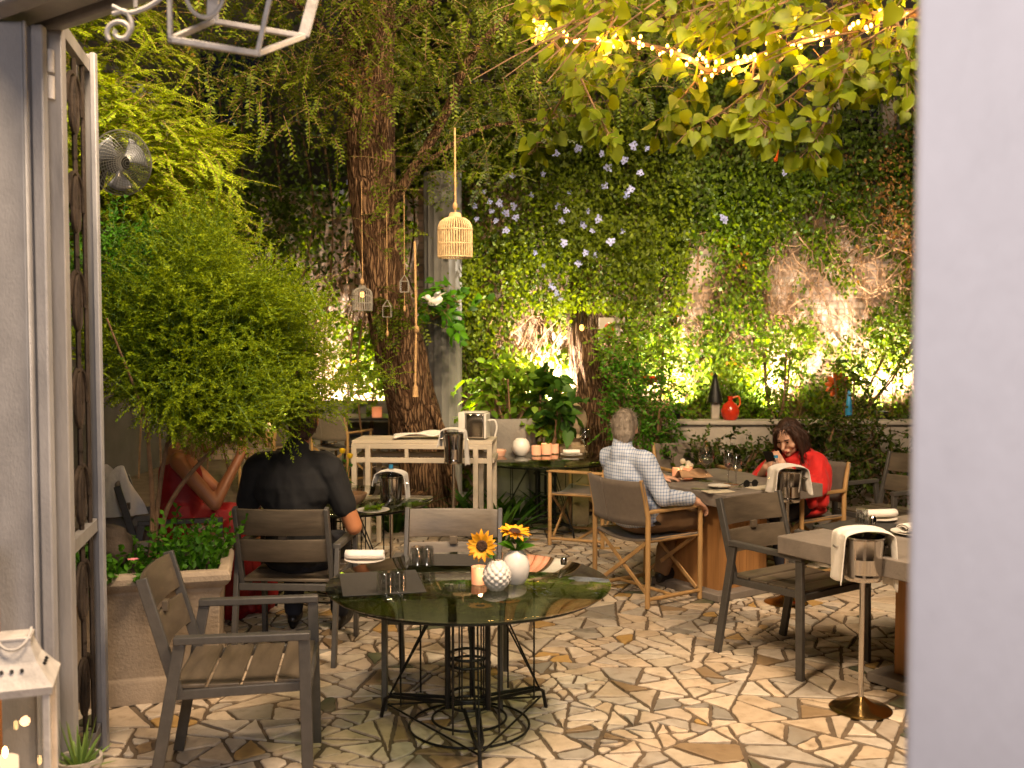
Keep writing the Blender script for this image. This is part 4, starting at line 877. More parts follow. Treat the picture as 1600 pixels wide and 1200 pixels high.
# small potted succulent by the gate
sp = thing('potted_succulent', 'small spiky green succulent in a pale pot beside the gate foot', 'plant', (-1.515, 3.42, .01))
m = MB(); m.lathe([(0,0),(.055,0),(.072,.20),(.078,.205),(.078,.235),(.068,.235),(.062,.19),(0,.19)], 28); m.build('pot', M['plaster'], sp)
m = MB()
for k in range(30):
    a = k*2.4; e = .25+.045*k; leaf_blade(m, (.012*cos(a), .012*sin(a), .19), (cos(a), sin(a), e), (-cos(a)*.3, -sin(a)*.3, 1), random.uniform(.07,.13), .018, -.1+.2*random.random())
for k in range(16): a = k*1.9; leaf_blade(m, (.01*cos(a), .01*sin(a), .2), (cos(a)*.35, sin(a)*.35, 1), (cos(a), sin(a), .2), random.uniform(.10,.20), .009, .05)
m.build('leaves', M['l_succ'], sp)

# ================================================================ wall climbers
def wall_leaves(lv, n, x0, x1, z0, z1, y, depth, L0, dens=None, seed=0., drop=-.7, thr=-.15):
    P = []; 
    while len(P) < n:
        x, z = rng.uniform(x0, x1), rng.uniform(z0, z1)
        v = mnoise.noise(V((x*1.1+seed, z*1.1, seed)))+.7*mnoise.noise(V((x*3.1, z*2.6+seed, 3.)))
        if v < thr+rng.uniform(-.25,.25): continue
        if dens is not None and rng.uniform() > dens(x, z): continue
        P.append((x, y-abs(rng.normal(0, depth))-max(0, v)*depth*1.2, z))
    P = np.array(P); k = len(P); D = norm(rng.normal(0,.6,(k,3))+np.array([0,-.35,drop])); Nn = rng.normal(0,.45,(k,3))+np.array([0,-1,.55])
    s_ = L0*rng.uniform(.55,1.3,k); lv.add(P, D, Nn, s_, s_*rng.uniform(.5,.8,k))
def stems(mb, n, x0, x1, z0, z1, y, r=(.003,.010), wob=.10, ang=.3):
    for k in range(n):
        x, z = random.uniform(x0, x1), z0+random.uniform(0,.4)*(z1-z0)*(.0 if random.random() < .4 else 2.); a = random.gauss(0, ang); yy = y-random.uniform(.01,.16); pts = []
        zt = z1-random.uniform(0,.5)*(z1-z0)
        for i in range(40):
            pts.append((x, yy+random.gauss(0,.012), z)); a += random.gauss(0, wob*2.5); a *= .93; st = random.uniform(.06,.12); x += sin(a)*st; z += cos(a)*st
            if z > zt or x < x0-.1 or x > x1+.1: break
        if len(pts) > 3: r0 = random.uniform(*r); mb.tube(pts, lerps([r0, r0*.35], len(pts)), 4, cap=False)
def climber(name, label, cat, parts, stemspec, mat, stemmat='drystem', templ=T_OV):
    t_ = thing(name, label, cat, (0,0,0)); lv = Leaves(templ)
    for a in parts: wall_leaves(lv, **a)
    lv.build('leaves', mat, t_); mb = MB()
    for s_ in stemspec: stems(mb, *s_)
    mb.build('stem', M[stemmat], t_, smooth=0); return t_
YW = 10.28
# lit ivy, three plants along the wall
def dlow(c, w): return lambda x, z: .25+.75*math.exp(-((x-c)/w)**2) if z < 2.3 else 1
climber('ivy', 'ivy and bare brown runners on the lit wall behind the red jug', 'ivy', [dict(n=7200,x0=.9,x1=2.55,z0=.9,z1=3.4,y=YW,depth=.14,L0=.050,seed=1.,thr=-.1),dict(n=1500,x0=1.2,x1=2.6,z0=1.6,z1=3.2,y=YW-.06,depth=.10,L0=.042,seed=51.,thr=-.05)], [(60,.9,2.3,.9,3.4,YW,(.002,.007)),(16,.9,2.3,.9,2.6,YW,(.006,.012)),(60,.9,2.3,1.2,3.2,YW,(.0015,.004),.3,1.2)], M['l_ivy'])
climber('ivy', 'ivy with dry tangled runners over the exposed bricks above the woman in red', 'ivy', [dict(n=8200,x0=1.95,x1=3.45,z0=.9,z1=3.5,y=YW,depth=.16,L0=.046,seed=5.,thr=.02)], [(70,2.2,3.2,.9,3.5,YW,(.002,.007)),(110,2.2,3.2,1.5,3.3,YW,(.0015,.005),.3,1.3)], M['l_ivy'])
climber('ivy', 'green ivy at the end of the lit wall behind the orange sun ornament', 'ivy', [dict(n=9000,x0=2.9,x1=5.0,z0=.9,z1=3.5,y=YW,depth=.15,L0=.048,seed=9.,thr=-.0)], [(80,3.1,5.0,.9,3.6,YW,(.002,.008)),(90,3.1,5.0,1.5,3.4,YW,(.0015,.005),.3,1.3)], M['l_ivy'])
climber('ivy', 'brown-tinged ivy on the wall between the shrub and the leaning trunk', 'ivy', [dict(n=4200,x0=-5.0,x1=-.9,z0=.3,z1=3.9,y=14.1,depth=.14,L0=.085,seed=13.,thr=-.02)], [(190,-5.0,-.9,.2,3.9,14.1)], M['l_ivy'])
climber('ivy', 'ivy and pale dry stems on the wall beside the grey column', 'ivy', [dict(n=2600,x0=-.6,x1=1.0,z0=.2,z1=3.2,y=YW,depth=.10,L0=.075,seed=17.,thr=.02)], [(150,-.6,1.0,.2,3.2,YW)], M['l_ivy'])
# plumbago: a flowering mass falling from the top of the wall
pb = climber('plumbago', 'flowering climber with pale blue flower clusters falling over the wall', 'climber', [dict(n=21000,x0=-.75,x1=1.75,z0=1.95,z1=3.95,y=YW-.12,depth=.26,L0=.044,seed=21.,thr=-.35, dens=lambda x, z: min(1, max(.05, (z-1.75-.25*sin(x*3))/.6))),
      dict(n=3200,x0=.35,x1=1.4,z0=1.98,z1=2.9,y=9.72,depth=.10,L0=.044,seed=25.,thr=-.6),dict(n=2600,x0=-.55,x1=.75,z0=1.2,z1=2.2,y=YW-.10,depth=.16,L0=.045,seed=22.,thr=-.05)], [(70,-.75,1.75,1.4,3.9,YW-.1)], M['l_plumb'], 'stem')
fm = MB()
for k in range(9):
    a = k*2.4; c = V((.014*math.sqrt(k)*cos(a), -.012+.004*k*.3, .014*math.sqrt(k)*sin(a)))
    for j in range(5): b_ = j*1.2566+k; leaf_blade(fm, c, (cos(b_), -.35, sin(b_)), (0,-1,0), .017, .013, .1)
fproto = None
fpx = [(742,322),(757,300),(768,330),(781,318),(790,333),(803,322),(775,345),(806,340),(849,272),(868,240),(872,322),(884,330),(878,345),(918,330),(926,360),(912,352),(935,342),(945,290),(961,235),(975,250),(990,228),(978,305),(985,296),(940,240),(903,232),(870,458),(862,448),(876,468),(930,400),(972,362),(915,395),(800,275),(830,305),(850,415),(836,395),(1000,270),(1130,340),(1133,345),(1225,270),(950,262),(745,342),(765,315),(890,300),(545,285),(535,300),(1010,232),(790,360),(905,412),(880,380),(955,378)]
for px, py in fpx:
    y = 9.55+random.uniform(-.1,.25); p = aty(px, py, y)
    if fproto is None: fproto = fm.build('flower_cluster', M['plumb'], pb, loc=p, smooth=0); o = fproto
    else: o = fproto.copy(); COL.objects.link(o); o.parent = pb; o.location = p
    s_ = random.uniform(.5,.95); o.scale = (s_,s_,s_); o.rotation_euler = (random.uniform(-.4,.4), random.uniform(0,6.28), random.uniform(-.5,.5))
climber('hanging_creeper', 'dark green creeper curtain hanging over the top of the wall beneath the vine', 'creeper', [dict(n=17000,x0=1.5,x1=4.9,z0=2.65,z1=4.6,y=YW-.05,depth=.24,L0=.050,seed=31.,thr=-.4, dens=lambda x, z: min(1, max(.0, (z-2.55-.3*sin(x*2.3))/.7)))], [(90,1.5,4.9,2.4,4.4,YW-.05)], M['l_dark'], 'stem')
climber('dry_creeper', 'rust brown dry creeper over the wall top near the door jamb', 'creeper', [dict(n=1500,x0=3.3,x1=4.9,z0=2.3,z1=3.8,y=YW-.22,depth=.14,L0=.042,seed=35.,thr=.05)], [(90,3.2,4.9,2.2,3.8,YW-.15,(.003,.006),.25,1.0)], M['l_brown'])
climber('tall_creeper', 'tall dark creeper filling the upper garden between the old tree and the vine', 'creeper', [dict(n=9000,x0=-1.6,x1=2.6,z0=3.4,z1=6.0,y=11.0,depth=.35,L0=.09,seed=41.,thr=-.5)], [(50,-1.4,2.5,3.2,5.8,11.0)], M['l_tree'], 'stem')
# ================================================================ shrubs
def shrub(name, label, blobs, mat, L0=.06, W0=.03, templ=T_OV, nl=12, tl=(.15,.3), zb=.3, group=None, cat='shrub', base=None, grav=.5):
    bl = blobs[0]; base = base or (bl[0][0], bl[0][1], 0); t_ = thing(name, label, cat, base, 0, group); lv = Leaves(templ); sm = MB(); bs = np.array(base)
    for c, r, n in blobs:
        for p in in_ell(n, c, r, .25): twig(lv, sm, p-bs, rdir(1, zb)[0], rng.uniform(*tl), nl, L0, W0, grav, 1.0, False, .3, .003)
        for k in range(4): a = random.uniform(0,6.28); sm.tube(catmull([(0,0,0), V(c)*.5-V(base)*.5+V((.1*cos(a),.1*sin(a),0)), V(c)-V(base)+V((r[0]*.5*cos(a), r[1]*.5*sin(a), r[2]*.3))], 5), .010, 5)
    lv.build('leaves', mat, t_); sm.build('stem', M['stem'], t_, smooth=0); return t_
g_ = 'shrubs below the planter wall'
shrub('shrub', 'rounded mid green shrub between the stone finial and the planter wall', [((1.15,8.75,1.0),(.36,.3,.42),210), ((1.3,8.7,.5),(.40,.28,.35),130), ((1.0,8.9,1.4),(.22,.2,.2),50)], M['l_bed'], .05, .025, group=g_)
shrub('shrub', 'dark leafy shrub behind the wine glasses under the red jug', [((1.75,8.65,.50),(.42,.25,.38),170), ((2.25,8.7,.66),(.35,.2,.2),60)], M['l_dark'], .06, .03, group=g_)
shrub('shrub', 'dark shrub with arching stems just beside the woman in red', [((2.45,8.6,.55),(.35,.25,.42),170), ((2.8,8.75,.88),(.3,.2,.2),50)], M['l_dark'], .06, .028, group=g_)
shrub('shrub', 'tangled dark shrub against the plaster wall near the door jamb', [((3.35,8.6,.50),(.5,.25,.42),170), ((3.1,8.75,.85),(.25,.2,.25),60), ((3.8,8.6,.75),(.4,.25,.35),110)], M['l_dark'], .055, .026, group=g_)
shrub('shrub', 'thin leaved lit shrub standing on the planter wall beside the jug', [((2.55,9.55,1.45),(.28,.2,.45),110)], M['l_lit'], .055, .026, group=g_, base=(2.55,9.55,.88))
shrub('shrub', 'lit leafy shrub on the planter wall under the sun ornament', [((3.25,9.6,1.25),(.3,.2,.3),80), ((3.75,9.6,1.6),(.3,.2,.4),90)], M['l_ivy'], .055, .028, group=g_, base=(3.25,9.6,.88))
shrub('shrub', 'bright green young shrub above the checked-shirt man\'s head', [((1.35,9.5,1.55),(.32,.25,.40),150), ((1.0,9.4,1.65),(.2,.2,.25),60)], M['l_lit'], .055, .026, group=g_)
shrub('broad_leaf_plant', 'chartreuse broad leaved plant lit from below in the raised pots', [((-.05,9.3,1.28),(.42,.25,.22),52), ((.22,9.3,1.02),(.22,.2,.2),30)], M['l_lit'], .13, .062, T_OV, 7, (.2,.36), .1, cat='plant', base=(0,9.35,.75), grav=.8)
shrub('broad_leaf_plant', 'dark green large leaved plant before the bright wall gap', [((.33,9.15,1.15),(.18,.15,.36),22)], M['l_fern'], .19, .10, T_HT, 5, (.15,.3), .6, cat='plant', base=(.33,9.15,.62))
shrub('epiphyte', 'broad leaved epiphyte growing from the side of the grey column', [((-.63,9.2,2.05),(.24,.2,.22),24)], M['l_bed'], .15, .07, T_OV, 6, (.15,.25), .2, cat='plant', base=(-.75,9.4,1.9))
def fern(c, label, n=34, Ln=.55, mat='l_fern'):
    t_ = thing('fern', label, 'fern', c, 0, 'ferns and strap leaved plants under the tree'); m = MB()
    for k in range(n):
        a = random.uniform(0,6.28); e = random.uniform(.9,2.6); leaf_blade(m, (.05*cos(a), .05*sin(a), 0), (cos(a), sin(a), e), (-cos(a), -sin(a), .5), Ln*random.uniform(.6,1.1), .045, random.uniform(.2,.7))
    m.build('frond', M[mat], t_)
for c, lab in (((-.62,8.75,0),'strap leaved fern at the foot of the old trunk'),((-.28,8.65,0),'fern clump between the sideboard legs and the round table'),((.02,9.0,0),'fern behind the round table pedestal'),((-1.05,8.75,0),'fern behind the blue capped bottle'),((.35,9.35,0),'fern under the dark large leaved plant'),((-.1,8.2,0),'low fern beside the sideboard end')): fern(c, lab)
shrub('shrub', 'bright lit shrub glowing behind the leaning trunk', [((-1.95,13.3,1.45),(.38,.25,.6),110)], M['l_lit'], .085, .042, base=(-1.95,13.3,0))
# raised stone pots and trough below the lit plants
def pot(c, r, h, label, mat): m = MB(); m.lathe([(0,0),(r*.72,0),(r*.98,h*.8),(r*1.06,h*.85),(r*1.06,h),(r*.95,h),(r*.9,h*.85),(0,h*.85)], 32); return tag(m.build('plant_pot', mat, loc=c), label, 'pot', 'stone plant pots')
pot((-.05,9.4,0), .30, .98, 'large grey stone pot under the chartreuse plant', M['stonecol']); pot((.36,9.3,0), .22, .66, 'smaller stone pot beneath the large leaved plant', M['stonecol'])
fi = thing('stone_finial', 'carved stone ball finial on a square pedestal behind the far round table', 'finial', (.56, 9.25, .0))
m = MB(); m.box((0,0,.33), (.30,.30,.66)); m.box((0,0,.69), (.24,.24,.06)); m.build('pedestal', M['carved'], fi, bevel=.01)
m = MB(); m.lathe([(0,.71),(.085,.72),(.075,.76),(.095,.79),(.11,.80),(.085,.83),(.12,.87),(.145,.95),(.13,1.03),(.08,1.09),(.03,1.13),(0,1.15)], 32); m.build('ball', M['carved'], fi)
# grey column
gc = thing('stone_column', 'grey fluted column rising into the leaves behind the wicker lamp', 'column', V((aty(692,500,9.75).x, 9.75, 0)))
m = MB(); prof = []; n = 64; vs = []; 
for z in (0, 3.32):
    for k in range(n): a = 2*pi*k/n; r_ = .185-.012*abs(sin(a*8)); vs.append((r_*cos(a), r_*sin(a), z))
m.add(vs, [(k,(k+1)%n,n+(k+1)%n,n+k) for k in range(n)]+[tuple(range(n,2*n))]); m.build('shaft', M['column'], gc, smooth=25)
m = MB(); m.box((0,0,.09), (.46,.46,.18)); m.build('plinth', M['column'], gc, bevel=.01)
# second trunk with the small lamp
t2 = thing('dark_tree', 'thick dark trunk under the blue flowered climber with a small lamp', 'tree', (0,0,0))
trunk('trunk', [aty(928,790,9.85), aty(926,640,9.9), aty(920,560,9.95), aty(914,500,10.0), aty(915,450,10.05), aty(920,400,10.1)], [.28,.22,.20,.19,.17,.12], M['bark'], t2, ridge=.12)
lp = thing('bulb_lamp', 'small bare amber bulb lamp glowing in front of the dark trunk', 'lamp', aty(909,512,9.42))
m = MB(); m.ell((0,0,0), (.022,.022,.03), n=14); m.build('bulb', M['warm_bulb'], lp); m = MB(); m.lathe([(0,.028),(.014,.028),(.014,.06),(.004,.07),(.004,.22),(0,.22)], 14); m.build('socket', M['black_iron'], lp)
# ================================================================ ornaments on the wall
o = thing('sun_ornament', 'orange metal sun ornament with red centre hanging in the ivy', 'ornament', aty(1309,602,9.75), 0)
m = MB(); n = 11
for k in range(n): a = 2*pi*k/n+.15; leaf_blade(m, V((.05*cos(a), .0, .05*sin(a))), (cos(a), -.02, sin(a)), (0,-1,0), .082, .050, .02)
m.build('ray', M['orange'], o, solid=.004); m = MB(); m.ell((0,-.01,0), (.062,.02,.062)); m.build('face_disc', M['redglaze'], o)
jg = thing('red_jug', 'glossy orange red glazed jug standing on the planter wall coping', 'jug', V((aty(1140,650,9.1).x, 9.08, .977)))
m = MB(); m.lathe([(0,0),(.055,0),(.080,.04),(.085,.085),(.06,.14),(.022,.17),(.024,.215),(.018,.215),(.016,.17),(0,.15)], 28); m.build('body', M['redglaze'], jg)
m = MB(); m.tube(catmull([(.02,0,.20),(.075,0,.21),(.09,0,.15),(.07,0,.11)], 6), .008, 8); m.build('handle', M['orange'], jg)
bl = thing('lantern_ornament', 'dark pointed metal lantern standing beside the red jug', 'lantern', V((aty(1117,650,9.2).x, 9.2, .977)))
m = MB(); m.box((0,0,.08), (.075,.075,.16)); m.build('body', M['plaster'], bl, bevel=.004); m = MB(); m.lathe([(.075,.15),(.07,.19),(.05,.26),(.03,.34),(.018,.38),(.022,.40),(0,.43)], 20); m.build('roof', M['black_iron'], bl)
m = MB(); m.lathe([(0,0),(.06,.02),(.10,.06),(.10,.07),(0,.03)], 20); tag(m.build('red_dish', M['redglaze'], loc=aty(1018,600,9.3)), 'small dark red dish in the lit shrub', 'dish')
pc = thing('wall_picture', 'small pale picture with a red vase shape on the dark trunk side', 'picture', aty(952,516,9.5))
m = MB(); m.box((0,0,0), (.20,.02,.24)); m.build('panel', M['plaster'], pc); m = MB(); m.ell((0,-.012,0), (.055,.006,.075)); m.build('motif', M['redglaze'], pc)
m = MB(); m.lathe([(0,0),(.03,0),(.032,.05),(.012,.22),(0,.24)], 14); tag(m.build('garden_cone', M['blue'], loc=aty(1326,650,9.05)), 'slim teal ceramic cone on the planter wall coping', 'ornament')
bd = MB(); bd.ell((0,0,0), (.075,.035,.04), Matrix.Rotation(.3,3,'Y')); bd.ell((.07,0,.03), (.03,.026,.028)); bd.lathe([(.012,0),(0,.04)], 8, (.095,0,.03), Matrix.Rotation(pi/2,3,'Y'))
for s in (-1,1): leaf_blade(bd, (-.01,s*.02,.02), (-.6,s*.7,.8), (0,0,1), .12, .06, .2)
tag(bd.build('white_dove', M['ceramic'], loc=aty(680,470,8.9), rz=2.9), 'white dove ornament hanging beside the grey column', 'ornament')
# uplights
for (x, y, z, lab) in ((1.62,9.85,.88,'ground uplight behind the red jug'),(3.68,9.85,.88,'ground uplight at the wall end near the door jamb'),(2.62,9.9,.88,'ground uplight behind the woman in red'),(.40,9.95,.84,'uplight on a stub post behind the stone finial'),(-1.95,13.75,0,'ground uplight behind the leaning trunk')):
    u = thing('uplight', 'small round black '+lab, 'lamp', (x,y,z), 0, 'ground uplights'); m = MB(); m.lathe([(0,0),(.05,0),(.05,.10),(.058,.11),(.058,.12),(.048,.12),(.046,.10),(0,.095)], 20); m.build('housing', M['black_iron'], u); m = MB(); m.lathe([(0,.1),(.044,.1),(.044,.106),(0,.108)], 20); m.build('lens', M['lens'], u)
# ================================================================ hanging things
def cage(name, label, c, R, Hh, rope_top, mat, ribs=40, group=None, glow=None):
    r = thing(name, label, 'lamp', c, 0, group); m = MB()
    prof = [(R,-Hh*.5),(R*1.0,Hh*.12),(R*.97,Hh*.22),(R*.86,Hh*.31),(R*.62,Hh*.38),(R*.36,Hh*.41),(R*.30,Hh*.5)]
    for k in range(ribs):
        a = 2*pi*k/ribs; m.tube([(p_*cos(a), p_*sin(a), z) for p_, z in prof], R*.048, 4)
    for p_, z in ((R,-Hh*.5),(R*1.01,Hh*.12),(R*1.0,-.2*Hh),(R*.36,Hh*.41),(R*.30,Hh*.5)): m.tube([(p_*cos(a), p_*sin(a), z) for a in [i*2*pi/32 for i in range(32)]], R*.05, 5, closed=True)
    m.build('shade', mat, r); m = MB(); m.tube([(0,0,Hh*.5),(0.004,0,Hh*.6),(0,0,rope_top)], .0075 if R > .1 else .004, 6); m.ell((0,0,Hh*.68), (.018,.018,.03), n=10); m.build('rope', M['rope'], r)
    m = MB(); m.lathe([(0,Hh*.30),(R*.2,Hh*.30),(R*.2,Hh*.5),(0,Hh*.5)], 14); m.build('socket', M['black_iron'], r)
    m = MB(); m.ell((0,0,Hh*.15), (R*.22,R*.22,R*.3), n=14); m.build('bulb', M[glow] if glow else M['glass'], r); return r
pc_ = aty(711,368,7.3); cage('wicker_lamp', 'pale wicker birdcage lamp hanging by a rope before the grey column', pc_, .122, .315, aty(711,200,7.3).z-pc_.z, M['wicker'])
pc_ = aty(566,466,8.6); cage('wicker_lamp', 'small dark wicker lamp with a glowing bulb left of the trunk', pc_, .085, .21, 1.0, M['stonecol'], 26, None, 'warm_bulb')
for (px, py, top, lab) in ((632,447,300,'small hanging glass lantern nearer the rope on the trunk'),(605,486,330,'lower small hanging glass lantern at the trunk edge')):
    c = aty(px, py, 8.4); r = thing('glass_lantern', lab, 'lantern', c, 0, 'small glass lanterns hung on the tree'); s_ = .034; m = MB(); zt = aty(px, top, 8.4).z-c.z
    for sx in (-1,1):
        for sy in (-1,1): m.tube([(sx*s_,sy*s_,-.05),(sx*s_,sy*s_,.04),(0,0,.095)], .0025, 5)
    for z in (-.05,.04): m.tube([(-s_,-s_,z),(s_,-s_,z),(s_,s_,z),(-s_,s_,z)], .0025, 5, closed=True)
    m.build('frame', M['stonecol'], r); m = MB(); m.box((0,0,-.005), (s_*1.9,s_*1.9,.09)); m.build('glass_pane', M['lglass'], r, smooth=0)
    m = MB(); m.tube([(0,0,.09),(0,0,zt)], .003, 5); m.build('cord', M['rope'], r); m = MB(); m.tube([(0,0,-.05),(0,0,-.17)], .003, 5); m.ell((0,0,-.19), (.012,.012,.03), n=8); m.build('tassel', M['rope'], r)
m = MB(); c = aty(648,400,8.45); zt = aty(648,620,8.45).z-c.z; m.tube(catmull([(0,0,.12),(.004,0,-.1),(.008,.0,zt*.5),(0,0,zt+.1)], 6), .010, 7); m.lathe([(.012,.1),(.02,.08),(.028,.0),(0,.0)], 10, (0,0,zt)); m.ell((.012,0,zt*.52), (.026,.026,.035), n=10)
tag(m.build('tassel_rope', M['rope'], loc=c), 'thick knotted rope with tassel end hanging down the trunk', 'rope')
m = MB(); c = aty(1212,252,4.6); m.tube([(0,0,.20),(0,0,.0)], .004, 5); m.lathe([(0,.10),(.010,.09),(.014,.05),(.008,.0),(0,0)], 10); m.ell((0,0,.06),(.012,.012,.02),n=8); tag(m.build('hanging_peg', M['orange'], loc=c), 'small orange peg hanging on a thread below the vine', 'ornament')
# wall fan
fn_ = thing('wall_fan', 'wire caged fan with grey blades mounted behind the gate leaf', 'fan', aty(188,254,5.5), 0)
Q = rotz(radians(50)) @ Matrix.Rotation(radians(10),3,'X')
m = MB(); Rf = .175
for i in range(1, 15): rr = Rf*i/14; dz = .075*math.sqrt(max(0,1-(i/14.3)**2)); m.tube([Q@V((rr*cos(a),-dz,rr*sin(a))) for a in [j*2*pi/40 for j in range(40)]], .0016 if i < 14 else .005, 4, closed=True)
for k in range(44): a = k*2*pi/44; m.tube([Q@V((Rf*t_*cos(a+.5*t_), -.075*math.sqrt(max(0,1-(t_/1.02)**2)), Rf*t_*sin(a+.5*t_))) for t_ in (.2,.5,.75,.92,1)], .0014, 3, cap=False)
for k in range(20): a = k*2*pi/20; m.tube([Q@V((Rf*t_*cos(a), .075*math.sqrt(max(0,1-(t_/1.02)**2)), Rf*t_*sin(a))) for t_ in (.3,.7,1)], .0014, 3, cap=False)
m.build('cage', M['fanwire'], fn_)
for k in range(3):
    a = k*2*pi/3+.6; m = MB(); m.grid(lambda u, v: Q@V(((.03+.12*u)*cos(a+(v-.5)*(.75+.5*u)), .02*(v-.5)*2+.0, (.03+.12*u)*sin(a+(v-.5)*(.75+.5*u)))), 6, 7); m.build('blade', M['fanblade'], fn_, solid=.003)
m = MB(); m.tube([Q@V((0,-.03,0)), Q@V((0,.03,0)), Q@V((0,.04,0)), Q@V((0,.20,0))], [.04,.045,.065,.05], 20); m.build('motor', M['black_iron'], fn_)
m = MB(); m.tube([Q@V((0,.15,0)), Q@V((0,.2,-.15)), Q@V((-.15,.9,-.2)), Q@V((-.5,1.5,-.2))], .018, 8); m.build('bracket', M['black_iron'], fn_)
# dark low sofa and far table at the back left
sf = thing('garden_sofa', 'grey garden sofa back glimpsed beyond the trunk', 'sofa', (-2.05,13.2,.0)); m = MB(); m.box((0,.2,.52), (1.3,.16,.75)); m.build('backrest', M['stonecol'], sf, bevel=.04); m = MB(); m.box((0,-.12,.24), (1.3,.5,.34)); m.build('seat', M['stonecol'], sf, bevel=.04)
for s in (-1,1): m = MB(); m.box((s*.72,0,.33), (.13,.7,.58)); m.build('armrest', M['stonecol'], sf, bevel=.03)
ft = thing('dark_table', 'dark dining table at the back of the garden with a candle glass', 'table', (-1.75,12.6,.0)); m = MB(); m.box((0,0,.73), (1.3,.8,.03)); m.build('tabletop', M['black_iron'], ft, bevel=.004)
for sx in (-1,1):
    for sy in (-1,1): m = MB(); m.box((sx*.58,sy*.34,.357), (.05,.05,.714)); m.build('leg', M['black_iron'], ft)
tealight(V((-1.68,12.35,.746)), 'lit candle glass on the far dark table', .06, .13); 
b_ = bed('table_bouquet', 'small white flowered table bouquet on the far dark table', (-1.75,12.45,.746), (.06,.06,.18), 16, M['l_lit'], .05, .025, .9)
# ================================================================ vine with fairy lights
vn = thing('vine', 'vine branch with large rounded leaves overhanging the courtyard beneath fairy lights', 'vine', (0,0,0))
sp_ = [(836,70,4.9),(845,42,4.9),(880,58,4.85),(930,64,4.8),(985,66,4.7),(1035,76,4.6),(1078,92,4.5),(1108,112,4.45),(1145,100,4.4),(1185,88,4.35),(1232,70,4.3),(1275,58,4.2),(1322,45,4.15),(1372,28,4.1),(1440,20,4.05),(1520,10,4.0)]
path = catmull([aty(*a) for a in sp_], 8); sm = MB(); sm.tube(path, lerps([.006,.011,.016], len(path)), 8)
lv = Leaves(T_HT)
brs = [((860,60,4.85),(900,110,4.7),(930,170,4.5),(955,215,4.35)),((940,64,4.8),(900,120,4.9),(850,200,5.2),(830,240,5.3)),((1100,110,4.5),(1060,160,4.5),(1030,195,4.5)),((1180,88,4.35),(1170,140,4.3),(1120,180,4.25),(1075,205,4.2)),
       ((1240,70,4.3),(1200,120,4.1),(1185,180,4.0),(1215,210,4.0)),((1330,45,4.1),(1320,110,4.0),(1290,190,3.95),(1262,235,3.95)),((1400,30,4.0),(1420,100,3.9),(1425,180,3.9)),((1440,10,4.0),(1300,100,4.1),(1210,170,4.2),(1160,190,4.2)),
       ((850,50,4.9),(820,0,5.0),(800,-60,5.1)),((960,64,4.75),(950,10,4.7),(930,-60,4.7)),((1100,100,4.5),(1120,30,4.4),(1090,-60,4.4)),((1230,70,4.3),(1180,20,4.2),(1190,-60,4.2)),((1370,30,4.1),(1340,-20,4.1),(1330,-80,4.1)),((1400,60,4.0),(1350,110,4.2),(1330,130,4.3))]
for b in brs:
    pa = catmull([aty(*a) for a in b], 6); sm.tube(pa, lerps([.007,.002], len(pa)), 6)
    for p in pa[1:]:
        for j in range(3):
            d = V((random.gauss(0,.8), random.gauss(-.3,.6), random.gauss(-.6,.5))).normalized(); e = p+d*random.uniform(.03,.09); sm.tube([p, e], .0015, 4); s_ = random.uniform(.035,.08)
            lv.add(np.array(e), np.array(d*.8+V((0,0,-.35))), np.array([random.gauss(0,.9), -.5+random.gauss(0,.8), .7]), s_, s_*random.uniform(.85,1.1))
for k in range(1350):
    t_ = random.uniform(0,1); px = 815+640*t_; top = -70; bot = 40+120*(.35+.65*random.random())*(.5+.5*t_)+28*sin(t_*9); py = random.uniform(top, bot); Y = 4.9-.9*t_+random.uniform(-.45,.55)
    pys = np.interp(px, [a_[0] for a_ in sp_], [a_[1] for a_ in sp_])
    if abs(py-pys) < 24 and random.random() < .85: continue
    p = aty(px, py, Y); d = V((random.gauss(-.2,.8), random.gauss(-.3,.6), random.gauss(-.55,.5))).normalized(); s_ = .026+.055*random.random()**1.5; sm.tube([p-d*.06, p], .0014, 4, cap=False)
    lv.add(np.array(p), np.array(d), np.array([random.gauss(0,.9), -.4+random.gauss(0,.9), .7]), s_, s_*random.uniform(.8,1.1))
for k in range(26):
    a = (random.uniform(880,1440), random.uniform(-40,60)); b = (a[0]+random.uniform(-160,-20), a[1]+random.uniform(20,110)); Y = 4.6-.6*(a[0]-880)/560; pa = catmull([aty(a[0],a[1],Y), aty((a[0]+b[0])/2+10,(a[1]+b[1])/2-10,Y-.1), aty(b[0],b[1],Y-.2)], 5); sm.tube(pa, lerps([.006,.002], len(pa)), 5)
sm.build('stem', M['stem'], vn, smooth=0); lv.build('leaves', M['l_vine'], vn)
fl = thing('fairy_lights', 'string of warm fairy lights wound along the vine branch', 'string lights', (0,0,0)); m = MB(); wire = []; bulbs = []
for i, p in enumerate(path[4:]): wire.append(p+V((.028*cos(i*1.3), .028*sin(i*1.3), .012*sin(i*.7)-.005)))
m.tube(wire, .0018, 4); m.build('wire', M['rope'], fl); bm = MB(); bm.ell((0,0,0), (.0075,.0075,.010), n=8); bp = None
for k in range(96):
    i = int(len(wire)*.92*k/96); p = wire[min(i, len(wire)-1)]+V((random.gauss(0,.015), random.gauss(-.02,.015), random.gauss(-.002,.016)))
    if bp is None: bp = bm.build('bulb', M['bulb'], fl, loc=p); o = bp
    else: o = bp.copy(); COL.objects.link(o); o.parent = fl; o.location = p
